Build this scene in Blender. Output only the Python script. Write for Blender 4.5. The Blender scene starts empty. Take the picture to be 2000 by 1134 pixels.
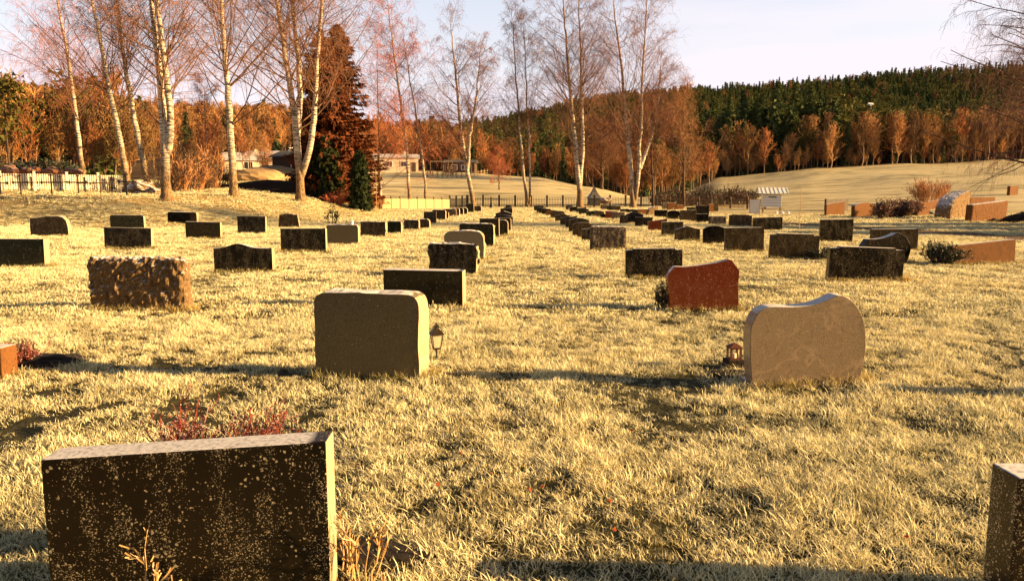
import bpy, bmesh, math, random
import numpy as np
from mathutils import Vector
R_ = math.radians
S = bpy.context.scene
COL = S.collection
# ------------------------------------------------------------------ camera
F = 1500.0; CX, CY = 1000.0, 567.0; HOR = 378.0; CAMH = 1.6
PIT = math.atan((CY - HOR) / F)
cam_d = bpy.data.cameras.new('camera'); cam = bpy.data.objects.new('camera', cam_d); COL.objects.link(cam)
cam.location = (0, 0, CAMH); cam.rotation_euler = (math.pi/2 - PIT, 0, 0)
cam_d.lens = 36.0 * F / 2000.0; cam_d.sensor_width = 36.0; cam_d.clip_end = 6000; cam_d.clip_start = 0.05
S.camera = cam
# ------------------------------------------------------------------ light
SUN_EL = R_(13.5); TRAVEL = Vector((-1.0, 0.10, 0)).normalized()
tos = -TRAVEL
sl = bpy.data.lights.new('sun', 'SUN'); sl.energy = 5.0; sl.angle = R_(0.53); sl.color = (1.0, 0.64, 0.27)
so = bpy.data.objects.new('sun', sl); COL.objects.link(so)
sdir = Vector((tos.x*math.cos(SUN_EL), tos.y*math.cos(SUN_EL), math.sin(SUN_EL)))
so.rotation_euler = sdir.to_track_quat('Z', 'Y').to_euler(); so.location = (60, -10, 40)
W = bpy.data.worlds.new("World"); S.world = W; W.use_nodes = True
nt = W.node_tree; nt.nodes.clear()
wo = nt.nodes.new('ShaderNodeOutputWorld'); bg = nt.nodes.new('ShaderNodeBackground')
sky = nt.nodes.new('ShaderNodeTexSky'); sky.sky_type = 'NISHITA'; sky.sun_disc = False
sky.sun_elevation = SUN_EL; sky.sun_rotation = math.atan2(tos.x, tos.y)
sky.air_density = 1.0; sky.dust_density = 1.5; sky.ozone_density = 1.0
tc = nt.nodes.new('ShaderNodeTexCoord'); mp = nt.nodes.new('ShaderNodeMapping'); mp.inputs['Scale'].default_value = (1.2, 1.2, 9)
nz = nt.nodes.new('ShaderNodeTexNoise'); nz.inputs['Scale'].default_value = 2.0; nz.inputs['Detail'].default_value = 6
cr = nt.nodes.new('ShaderNodeMapRange'); cr.inputs[1].default_value = 0.38; cr.inputs[2].default_value = 0.72; cr.inputs[3].default_value = 0.0; cr.inputs[4].default_value = 0.5
sep = nt.nodes.new('ShaderNodeSeparateXYZ'); el = nt.nodes.new('ShaderNodeMapRange')
el.inputs[1].default_value = 0.55; el.inputs[2].default_value = 0.05; el.inputs[3].default_value = 0.0; el.inputs[4].default_value = 0.85
ad = nt.nodes.new('ShaderNodeMath'); ad.operation = 'ADD'; ad.use_clamp = True
mx = nt.nodes.new('ShaderNodeMix'); mx.data_type = 'RGBA'
L = nt.links.new
L(tc.outputs['Generated'], mp.inputs[0]); L(mp.outputs[0], nz.inputs['Vector']); L(nz.outputs['Fac'], cr.inputs[0])
L(tc.outputs['Generated'], sep.inputs[0]); L(sep.outputs['Z'], el.inputs[0])
ef = nt.nodes.new('ShaderNodeMath'); ef.operation = 'MULTIPLY'; ef2 = nt.nodes.new('ShaderNodeMapRange')
ef2.inputs[1].default_value = 0.5; ef2.inputs[2].default_value = 0.25; ef2.inputs[3].default_value = 0.05; ef2.inputs[4].default_value = 1.0
L(sep.outputs['Z'], ef2.inputs[0]); L(cr.outputs[0], ef.inputs[0]); L(ef2.outputs[0], ef.inputs[1])
L(ef.outputs[0], ad.inputs[0]); L(el.outputs[0], ad.inputs[1])
L(ad.outputs[0], mx.inputs['Factor']); L(sky.outputs[0], mx.inputs['A']); mx.inputs['B'].default_value = (3.8, 3.5, 3.75, 1)
zs = nt.nodes.new('ShaderNodeMapRange'); zs.inputs[1].default_value = .26; zs.inputs[2].default_value = .55; zs.inputs[3].default_value = 1.0; zs.inputs[4].default_value = .28
L(sep.outputs['Z'], zs.inputs[0]); vm = nt.nodes.new('ShaderNodeVectorMath'); vm.operation = 'SCALE'; L(mx.outputs['Result'], vm.inputs[0]); L(zs.outputs[0], vm.inputs['Scale'])
L(vm.outputs[0], bg.inputs['Color']); bg.inputs['Strength'].default_value = 0.075
L(bg.outputs[0], wo.inputs[0])
S.view_settings.view_transform = 'Standard'; S.view_settings.look = 'None'; S.view_settings.gamma = 1.0
S.view_settings.use_curve_mapping = False; S.view_settings.exposure = 1.85
S.cycles.max_bounces = 5; S.cycles.diffuse_bounces = 3; S.cycles.glossy_bounces = 2; S.cycles.transparent_max_bounces = 6

# ------------------------------------------------------------------ helpers
rng = np.random.default_rng(7); random.seed(7)
cp_, sp_ = math.cos(PIT), math.sin(PIT)
def ray(px, py):
    u = (px-CX)/F; v = (CY-py)/F
    return (u, cp_ + v*sp_, -sp_ + v*cp_)
def G(px, py, z=0.0):            # the place on the level z seen at this pixel
    d = ray(px, py); t = (z-CAMH)/d[2]
    return (d[0]*t, d[1]*t, z)
def P(px, py, D):                # the place at depth D seen at this pixel
    d = ray(px, py); t = D/d[1]
    return (d[0]*t, D, CAMH + d[2]*t)
def ppm(D): return F*cp_/D       # pixels per metre about the horizon

def hash3(ix, iy, iz):
    h = (ix.astype(np.int64)*374761393 + iy.astype(np.int64)*668265263 + iz.astype(np.int64)*2147483647 + 1013904223) & 0xffffffff
    h = ((h ^ (h >> 13))*1274126177) & 0xffffffff
    h = ((h ^ (h >> 16))*2246822519) & 0xffffffff
    return ((h ^ (h >> 15)) & 0xffffff)/float(0xffffff)
def vnoise(x, y, z=None):
    x = np.asarray(x, float); y = np.asarray(y, float); z = np.zeros_like(x) if z is None else np.asarray(z, float)
    ix, iy, iz = np.floor(x), np.floor(y), np.floor(z); fx, fy, fz = x-ix, y-iy, z-iz
    fx, fy, fz = [f*f*(3-2*f) for f in (fx, fy, fz)]
    r = 0
    for a in (0, 1):
        for b in (0, 1):
            for c in (0, 1):
                r = r + hash3(ix+a, iy+b, iz+c)*(fx if a else 1-fx)*(fy if b else 1-fy)*(fz if c else 1-fz)
    return r*2-1
def fbm(x, y, z=None, o=4):
    s = 0; a = 1.0; n = 0
    for i in range(o):
        k = 2.03**i
        s = s + a*vnoise(np.asarray(x)*k+i*17.3, np.asarray(y)*k-i*9.1, None if z is None else np.asarray(z)*k+i*5.7); n += a; a *= .5
    return s/n

def tag(o, label=None, cat=None, group=None, kind=None):
    if label: o['label'] = label
    if cat: o['category'] = cat
    if group: o['group'] = group
    if kind: o['kind'] = kind
    return o
def empty(name, loc, rz=0.0, **k):
    o = bpy.data.objects.new(name, None); COL.objects.link(o); o.location = loc; o.rotation_euler = (0, 0, rz)
    o.empty_display_size = 0.1
    return tag(o, **k)
def mesh_np(name, V, Fc, mat=None, parent=None, smooth=False, link=True, attrs=None):
    """Fc: list of arrays of faces (each array (n,k)) or python list of tuples"""
    me = bpy.data.meshes.new(name)
    if isinstance(Fc, np.ndarray): Fc = [Fc]
    V = np.asarray(V, np.float32)
    if len(Fc) and isinstance(Fc[0], np.ndarray):
        li = np.concatenate([f.ravel() for f in Fc]) if Fc else np.zeros(0, int)
        ls = np.concatenate([np.full(len(f), f.shape[1]) for f in Fc])
        st = np.concatenate([[0], np.cumsum(ls)[:-1]])
        me.vertices.add(len(V)); me.vertices.foreach_set('co', V.ravel())
        me.loops.add(len(li)); me.loops.foreach_set('vertex_index', li.astype(np.int32))
        me.polygons.add(len(ls)); me.polygons.foreach_set('loop_start', st.astype(np.int32)); me.polygons.foreach_set('loop_total', ls.astype(np.int32))
        me.update(calc_edges=True)
    else:
        me.from_pydata([tuple(map(float, v)) for v in V], [], [tuple(map(int, f)) for f in Fc]); me.update()
    if attrs:
        for k, a in attrs.items():
            at = me.attributes.new(k, 'FLOAT', 'POINT'); at.data.foreach_set('value', np.asarray(a, np.float32))
    if smooth: me.polygons.foreach_set('use_smooth', np.ones(len(me.polygons), bool))
    if mat: me.materials.append(mat)
    o = bpy.data.objects.new(name, me)
    if link: COL.objects.link(o)
    if parent: o.parent = parent
    return o
class MB:                        # collects boxes, bars and tubes into one mesh
    def __init__(s): s.v = []; s.f = []
    def add(s, V, Fc):
        b = len(s.v); s.v += [tuple(v) for v in V]; s.f += [tuple(i+b for i in f) for f in Fc]; return s
    def box(s, c, d, rz=0, taper=1.0):
        cx, cy, cz = c; dx, dy, dz = [q/2 for q in d]; V = []
        for z, k in ((-dz, 1), (dz, taper)):
            for x, y in ((-dx, -dy), (dx, -dy), (dx, dy), (-dx, dy)):
                x *= k; y *= k; V.append((cx + x*math.cos(rz)-y*math.sin(rz), cy + x*math.sin(rz)+y*math.cos(rz), cz+z))
        return s.add(V, [(0, 3, 2, 1), (4, 5, 6, 7), (0, 1, 5, 4), (1, 2, 6, 5), (2, 3, 7, 6), (3, 0, 4, 7)])
    def bar(s, a, b, r, r2=None, k=6):
        a = Vector(a); b = Vector(b); r2 = r if r2 is None else r2; t = (b-a).normalized()
        u = t.orthogonal().normalized(); w = t.cross(u); V = []
        for p, q in ((a, r), (b, r2)):
            for i in range(k):
                an = 2*math.pi*i/k; V.append(tuple(p + (u*math.cos(an)+w*math.sin(an))*q))
        fs = [(i, (i+1) % k, k+(i+1) % k, k+i) for i in range(k)] + [tuple(range(k))[::-1], tuple(range(k, 2*k))]
        return s.add(V, fs)
    def prism(s, poly, y0, y1):  # poly in xz
        n = len(poly); V = [(x, y0, z) for x, z in poly]+[(x, y1, z) for x, z in poly]
        return s.add(V, [tuple(range(n)), tuple(range(n, 2*n))[::-1]]+[(i, i+n, (i+1) % n+n, (i+1) % n) for i in range(n)])
    def build(s, name, mat, parent=None, bevel=0, smooth=False):
        o = mesh_np(name, s.v, s.f, mat, parent, smooth)
        fix_normals(o.data)
        if bevel:
            m = o.modifiers.new('bevel', 'BEVEL'); m.width = bevel; m.segments = 2; m.limit_method = 'ANGLE'
        return o
def fix_normals(me):
    bm = bmesh.new(); bm.from_mesh(me); bmesh.ops.recalc_face_normals(bm, faces=bm.faces); bm.to_mesh(me); bm.free()
def copy_tree(o, parent=None):
    c = o.copy(); COL.objects.link(c); c.parent = parent
    for ch in list(o.children): copy_tree(ch, c)
    return c

# ------------------------------------------------------------------ materials
class NT:
    def __init__(s, name):
        s.m = bpy.data.materials.new(name); s.m.use_nodes = True; s.t = s.m.node_tree; s.t.nodes.clear()
        s.out = s.n('OutputMaterial')
    def n(s, ty, **k):
        o = s.t.nodes.new('ShaderNode'+ty)
        for a, b in k.items(): setattr(o, a, b)
        return o
    def l(s, a, b): s.t.links.new(a, b)
    def noise(s, vec, scale, det=4, rough=.5):
        o = s.n('TexNoise'); o.inputs['Scale'].default_value = scale; o.inputs['Detail'].default_value = det; o.inputs['Roughness'].default_value = rough
        if vec is not None: s.l(vec, o.inputs['Vector'])
        return o.outputs['Fac']
    def vor(s, vec, scale, rnd=1.0):
        o = s.n('TexVoronoi'); o.inputs['Scale'].default_value = scale; o.inputs['Randomness'].default_value = rnd
        s.l(vec, o.inputs['Vector']); return o
    def rng(s, v, a, b, c=0., d=1.):
        o = s.n('MapRange'); s.l(v, o.inputs[0])
        for i, q in enumerate((a, b, c, d)): o.inputs[i+1].default_value = q
        return o.outputs[0]
    def math(s, op, a, b=None, clamp=False):
        o = s.n('Math', operation=op, use_clamp=clamp)
        for i, q in enumerate((a, b)):
            if q is None: continue
            if isinstance(q, (int, float)): o.inputs[i].default_value = q
            else: s.l(q, o.inputs[i])
        return o.outputs[0]
    def mix(s, f, a, b):
        o = s.n('Mix', data_type='RGBA')
        for nm, q in (('Factor', f), ('A', a), ('B', b)):
            if isinstance(q, tuple): o.inputs[nm].default_value = (*q, 1)
            elif isinstance(q, (int, float)): o.inputs[nm].default_value = q
            else: s.l(q, o.inputs[nm])
        return o.outputs['Result']
    def attr(s, name, ty='GEOMETRY'):
        o = s.n('Attribute', attribute_name=name, attribute_type=ty); return o.outputs['Fac']
    def pos(s, scale=None):
        o = s.n('NewGeometry').outputs['Position']
        if scale is None: return o
        m = s.n('Mapping'); m.inputs['Scale'].default_value = scale; s.l(o, m.inputs[0]); return m.outputs[0]
    def obj(s, scale=None):
        o = s.n('TexCoord').outputs['Object']
        if scale is None: return o
        m = s.n('Mapping'); m.inputs['Scale'].default_value = scale; s.l(o, m.inputs[0]); return m.outputs[0]
    def nz(s):
        g = s.n('NewGeometry'); q = s.n('SeparateXYZ'); s.l(g.outputs['Normal'], q.inputs[0]); return q.outputs['Z']
    def rand(s): return s.n('ObjectInfo').outputs['Random']
    def bsdf(s, col, rough=.7, bump=None, bs=.5, bd=.02, metal=0., spec=.5, trans=0.):
        b = s.n('BsdfPrincipled')
        for nm, q in (('Base Color', col), ('Roughness', rough)):
            if isinstance(q, tuple): b.inputs[nm].default_value = (*q, 1)
            elif isinstance(q, (int, float)): b.inputs[nm].default_value = q
            else: s.l(q, b.inputs[nm])
        b.inputs['Metallic'].default_value = metal; b.inputs['Specular IOR Level'].default_value = spec
        if bump is not None:
            u = s.n('Bump'); u.inputs['Strength'].default_value = bs; u.inputs['Distance'].default_value = bd; s.l(bump, u.inputs['Height']); s.l(u.outputs[0], b.inputs['Normal'])
        if trans:
            t = s.n('BsdfTranslucent')
            if isinstance(col, tuple): t.inputs[0].default_value = (*col, 1)
            else: s.l(col, t.inputs[0])
            mx = s.n('MixShader'); mx.inputs[0].default_value = trans
            s.l(b.outputs[0], mx.inputs[1]); s.l(t.outputs[0], mx.inputs[2]); s.l(mx.outputs[0], s.out.inputs[0])
        else: s.l(b.outputs[0], s.out.inputs[0])
        return s.m

def simple(name, col, rough=.7, var=.25, scale=8, spec=.3, metal=0, frost=0.0, bump=.3, trans=0.):
    t = NT(name); n = t.noise(t.pos(), scale, 5)
    c = t.mix(n, tuple(q*(1-var) for q in col), tuple(min(1, q*(1+var)) for q in col))
    if frost:
        f = t.math('MULTIPLY', t.rng(t.nz(), .3, .8), t.rng(t.noise(t.pos(), scale*5, 3), .35, .6, .3, 1)); f = t.math('MULTIPLY', f, frost)
        c = t.mix(f, c, (.75, .74, .72))
    return t.bsdf(c, rough, n, bump, .01, metal, spec, trans)

def stone_mat(name, base, veil=(.16, .10, .05), vk=.0, lich=.0, lcol=(.55, .45, .27), lscale=28, rough=.25, speck=.3, spec=.5, bump=.0, band=True, streak=0.0, veins=False, gs=200):
    t = NT(name); p = t.pos()
    sp = t.noise(p, gs, 2, .7); big = t.noise(p, 3.5, 4)
    c = t.mix(t.rng(sp, .35, .65), tuple(q*(1-speck) for q in base), tuple(q*(1+speck) for q in base))
    gr = t.vor(p, gs*.6); c = t.mix(t.math('MULTIPLY', t.rng(gr.outputs['Distance'], .35, .0), speck*.5), c, tuple(min(1, q*2.2+.01) for q in base))
    if veins:
        wv = t.n('TexNoise'); wv.inputs['Scale'].default_value = 2.3; wv.inputs['Detail'].default_value = 5; wv.inputs['Distortion'].default_value = .7; t.l(t.pos((1, 1, 1.7)), wv.inputs['Vector'])
        vf = t.math('MULTIPLY', t.rng(t.math('ABSOLUTE', t.math('SUBTRACT', wv.outputs['Fac'], .5)), .035, .0), t.rng(t.noise(p, 1.7, 2), .48, .62))
        c = t.mix(t.math('MULTIPLY', vf, .5), c, tuple(min(1, q*2.0) for q in base))
    bandf = t.rng(t.math('ADD', t.attr('bx'), t.rng(t.noise(p, 9, 3), 0, 1, -.02, .02)), .055, .085) if band else 1.0
    if vk:
        v = t.math('MULTIPLY', t.rng(t.noise(p, 5, 5), .25, .75, .45, 1), vk)
        v = t.math('MULTIPLY', v, t.rng(t.noise(p, 500, 1), .3, .6, .5, 1.))
        v = t.math('MULTIPLY', v, bandf); c = t.mix(v, c, veil)
    if lich:
        wp = t.noise(p, 60, 2)
        dist = t.n('VectorMath', operation='ADD'); t.l(p, dist.inputs[0]); o2 = t.n('TexNoise'); o2.inputs['Scale'].default_value = 45; t.l(p, o2.inputs['Vector'])
        sc = t.n('VectorMath', operation='SCALE'); sc.inputs['Scale'].default_value = .020; t.l(o2.outputs['Color'], sc.inputs[0]); t.l(sc.outputs[0], dist.inputs[1])
        tot = None
        for k, thr in ((1.0, .30), (1.9, .34), (3.7, .42)):
            vv = t.vor(dist.outputs[0], lscale*k)
            sel = t.n('SeparateColor'); t.l(vv.outputs['Color'], sel.inputs[0])
            den = t.rng(t.noise(t.pos((1.6, 1.6, 1-.6*streak)), 3.1 if k == 1 else 4.7, 4, .65), .42, .66, .02, 1.3)
            on = t.math('LESS_THAN', sel.outputs[0], t.math('MULTIPLY', den, lich))
            rad = t.math('MULTIPLY', t.math('ADD', sel.outputs[1], .35), thr)
            blob = t.math('MULTIPLY', on, t.math('LESS_THAN', vv.outputs['Distance'], rad))
            tot = blob if tot is None else t.math('MAXIMUM', tot, blob)
        lc = t.mix(wp, tuple(q*.7 for q in lcol), tuple(min(1, q*1.25) for q in lcol))
        c = t.mix(t.math('MULTIPLY', tot, t.rng(t.noise(p, 90, 3), .3, .6, .45, .95)), c, lc)
    fz = t.math('MULTIPLY', t.rng(t.nz(), .55, .85), t.rng(t.noise(p, 55, 3), .3, .55, .45, 1.))
    if band: fz = t.math('MULTIPLY', fz, bandf)
    c = t.mix(fz, c, (.74, .71, .70))
    ro = t.math('MAXIMUM', rough, t.math('MULTIPLY', fz, .9))
    h = t.noise(p, 40, 6, .65)
    return t.bsdf(c, ro, h, bump if bump else .04, .02 if bump else .002, 0, spec)

M = {}
M['black'] = stone_mat('black_granite', (.004, .0035, .003), spec=.25, vk=.03, lich=.05, rough=.12, lcol=(.5, .45, .4), lscale=60)
M['black_lichen'] = stone_mat('black_lichened_granite', (.006, .005, .0035), vk=.04, lcol=(.36, .28, .16), spec=.14, lich=.6, rough=.3, lscale=42, streak=.5)
M['front'] = stone_mat('front_granite', (.008, .006, .004), veil=(.10, .06, .02), vk=.10, spec=.2, lich=.42, lcol=(.50, .41, .27), rough=.3, lscale=64, streak=.6)
M['green'] = stone_mat('green_black_granite', (.008, .012, .006), spec=.2, vk=.07, lich=.08, rough=.22, lscale=50)
M['brown'] = stone_mat('brown_granite', (.026, .014, .006), veil=(.12, .07, .025), vk=.22, spec=.15, lich=.25, rough=.4, lscale=45)
M['brown_lichen'] = stone_mat('brown_lichened_granite', (.022, .015, .007), veil=(.12, .08, .03), vk=.2, spec=.1, lcol=(.30, .22, .12), lich=.6, rough=.55, lscale=40, streak=.5)
M['red'] = stone_mat('red_granite', (.10, .015, .004), veil=(.19, .05, .013), spec=.4, vk=.25, lich=.10, lcol=(.7, .5, .4), rough=.16, lscale=90)
M['grey'] = stone_mat('grey_granite', (.14, .11, .06), veil=(.20, .145, .065), vk=.5, spec=.15, gs=110, lich=.05, rough=.25, speck=.55, lscale=80)
M['pale'] = stone_mat('pale_veined_granite', (.19, .145, .10), veil=(.25, .185, .13), vk=.4, spec=.2, gs=110, lich=.03, rough=.22, speck=.5, lscale=80, veins=True)
M['rock'] = stone_mat('rough_rock', (.17, .105, .05), spec=.08, lich=.25, rough=.85, speck=.4, bump=.9, band=False, lscale=40)
M['tan'] = stone_mat('tan_granite', (.135, .058, .019), veil=(.25, .11, .04), vk=.25, lich=.9, spec=.06, rough=.75, lscale=40, band=False, bump=.3, lcol=(.04, .022, .012))
M['speckled'] = stone_mat('speckled_lichen_stone', (.06, .042, .028), lich=1.15, spec=.08, lcol=(.42, .33, .22), rough=.8, lscale=36, bump=.6, band=False)
M['beige'] = stone_mat('beige_granite', (.22, .17, .10), veil=(.3, .24, .14), spec=.1, vk=.4, lich=.25, rough=.7, bump=.5, lscale=45)
M['sunlit_cut_end'] = simple('sunlit_frosted_cut_stone', (.40, .31, .19), .9, .3, 30, spec=.1, bump=.4)
M['iron'] = simple('iron', (.03, .026, .022), .5, frost=.25)
M['crosswood'] = simple('cross_wood', (.13, .08, .04), .8, frost=.3)
M['white_wood'] = simple('pale_painted_wood', (.72, .64, .46), .7, .12, 20)
M['raw_wood'] = simple('raw_wood', (.52, .34, .16), .8, .25, 14)
M['white_paint'] = simple('white_paint', (.74, .72, .68), .6, .08, 14)
M['roof_tin'] = simple('roof_tin', (.72, .72, .69), .6, .05, 5)
M['copper'] = simple('lantern_metal', (.05, .035, .02), .4, .3, 40, metal=.5)
M['rustred'] = simple('rust_red_metal', (.10, .03, .015), .6, .3, 40)
t = NT('frosted_glass'); gb = t.bsdf((.80, .72, .55), .35, trans=.5); M['glass'] = gb
M['candle'] = simple('candle_wax', (.8, .7, .5), .6, .05)
M['soil'] = simple('bare_soil', (.016, .011, .008), .95, .5, 30, bump=.8)
M['rubble'] = simple('red_rubble', (.22, .09, .045), .9, .5, 3, bump=.6, frost=.3)
M['leafdark'] = simple('dark_leaves', (.028, .045, .018), .6, .5, 12, frost=.35, trans=.2)
M['heather'] = simple('red_heather', (.22, .045, .028), .8, .5, 30, frost=.8, trans=.25)
M['frosty_red'] = simple('frosted_red_leaves', (.14, .05, .03), .8, .6, 10, frost=.7, trans=.2)
M['dry_twig'] = simple('dry_twigs', (.48, .30, .12), .8, .3, 20, frost=.4)
M['leaf'] = simple('fallen_leaf', (.35, .07, .02), .7, .4, 20, trans=.3)

# ------------------------------------------------------------------ terrain
FL = None
PROF = {
 -900: [(34, FL), (50, 372), (60, 352), (90, 335), (160, 310), (260, 285), (420, 210), (560, 190), (900, 260)],
 0:    [(38, FL), (45, 378), (50, 371), (58, 362), (80, 345), (120, 325), (200, 290), (420, 205), (560, 195), (900, 260)],
 250:  [(36, FL), (42, 386), (50, 377), (70, 360), (110, 345), (200, 315), (420, 240), (540, 236), (900, 290)],
 450:  [(38, FL), (48, 382), (56, 372), (80, 356), (100, 347), (140, 328), (250, 305), (430, 246), (540, 240), (900, 290)],
 590:  [(42, FL), (50, 396), (60, 380), (80, 356), (110, 336), (160, 318), (260, 300), (440, 250), (540, 246), (900, 300)],
 670:  [(52, FL), (60, 397), (70, 380), (90, 362), (130, 338), (165, 326), (260, 308), (440, 265), (540, 262), (900, 310)],
 745:  [(62, FL), (80, 404), (100, 388), (165, 336), (180, 334), (260, 325), (440, 280), (540, 276), (900, 320)],
 900:  [(85, FL), (95, 398), (165, 339), (178, 337), (260, 338), (440, 282), (560, 276), (900, 320)],
 1050: [(88, FL), (95, 398), (165, 345), (178, 346), (260, 348), (480, 255), (640, 243), (900, 300)],
 1150: [(88, FL), (95, 398), (140, 368), (160, 364), (200, 370), (300, 352), (520, 228), (680, 218), (1000, 280)],
 1250: [(88, FL), (95, 400), (130, 389), (200, 381), (300, 350), (560, 214), (700, 206), (1000, 270)],
 1340: [(80, FL), (100, 400), (130, 389), (180, 371), (220, 357), (300, 345), (560, 206), (700, 198), (1000, 260)],
 1410: [(75, FL), (100, 397), (150, 370), (200, 352), (240, 345), (350, 305), (600, 212), (720, 190), (1000, 260)],
 1600: [(62, FL), (80, 404), (120, 376), (190, 337), (240, 328), (350, 300), (560, 230), (720, 174), (1000, 240)],
 1800: [(62, FL), (80, 401), (120, 366), (190, 324), (240, 318), (350, 295), (560, 225), (740, 156), (1000, 220)],
 2000: [(62, FL), (80, 398), (120, 357), (190, 315), (240, 310), (350, 290), (560, 215), (740, 144), (1000, 200)],
 2900: [(62, FL), (80, 398), (120, 355), (190, 312), (240, 308), (350, 288), (560, 210), (740, 150), (1000, 200)],
}
YS = np.concatenate([[0, 10, 20], np.arange(30, 100, 2), np.arange(100, 300, 8), np.arange(300, 1010, 20)]).astype(float)
PXS = np.array(sorted(PROF), float); TAB = []
for px in sorted(PROF):
    pts = []
    for d, py in PROF[px]:
        pts.append((d, 0.0 if py is None else P(px, py, d)[2]))
    xs = [0]+[a for a, b in pts]; zs = [0]+[b for a, b in pts]
    TAB.append(np.interp(YS, xs, zs))
TAB = np.array(TAB)
def height(x, y, micro=True):
    x = np.asarray(x, float); y = np.asarray(y, float)
    yy = np.clip(y, 1, 1009); a = x/yy; px = np.clip(CX + a*F/cp_, -900, 2900)
    ci = np.interp(px, PXS, np.arange(len(PXS))); ri = np.interp(yy, YS, np.arange(len(YS)))
    c0 = np.minimum(ci.astype(int), len(PXS)-2); r0 = np.minimum(ri.astype(int), len(YS)-2); fc = ci-c0; fr = ri-r0
    fc = fc*fc*(3-2*fc)*.5+fc*.5
    z = (TAB[c0, r0]*(1-fc)*(1-fr)+TAB[c0+1, r0]*fc*(1-fr)+TAB[c0, r0+1]*(1-fc)*fr+TAB[c0+1, r0+1]*fc*fr)
    fade = np.clip((2.4-np.abs(a))/1.0, 0, 1)*np.clip((y-1)/3, 0, 1)
    z = z*fade
    if micro:
        r = np.hypot(x, y)
        z = z + .030*fbm(x*.9, y*.9, o=3) + (.016*vnoise(x*2.3+3, y*2.3)+.010*vnoise(x*5.1, y*5.1))*np.clip(1-r/60, 0, 1) + np.clip((z-1.5)/6, 0, 1)*1.2*fbm(x*.03+7, y*.03, o=4)
        z = z - .02
    return z
def hz(x, y): return float(height(np.array([x]), np.array([y]))[0])

pathA = G(1485, 434); pathB = G(2080, 470)
def seg_dist(x, y, a, b):
    ax, ay = a[0], a[1]; bx, by = b[0]-ax, b[1]-ay
    t = np.clip(((x-ax)*bx+(y-ay)*by)/(bx*bx+by*by), 0, 1)
    return np.hypot(x-ax-t*bx, y-ay-t*by)
def soil_mask(x, y):
    d = seg_dist(x, y, pathA, pathB)+.35*vnoise(x*1.3, y*1.3)
    return np.clip((1.5-d)/.35, 0, 1)
def forest_mask(x, y):
    px = CX + x/np.maximum(y, 1)*F/cp_
    lim = np.interp(px, [-900, 0, 250, 450, 590, 670, 745, 900, 1050, 1150, 1250, 1340, 1410, 1600, 1800, 2000, 2900],
                    [60, 62, 60, 175, 175, 185, 186, 186, 185, 165, 150, 165, 215, 215, 218, 225, 225])
    return np.clip((y-lim+4*vnoise(x*.07, y*.07))/6, 0, 1)
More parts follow.
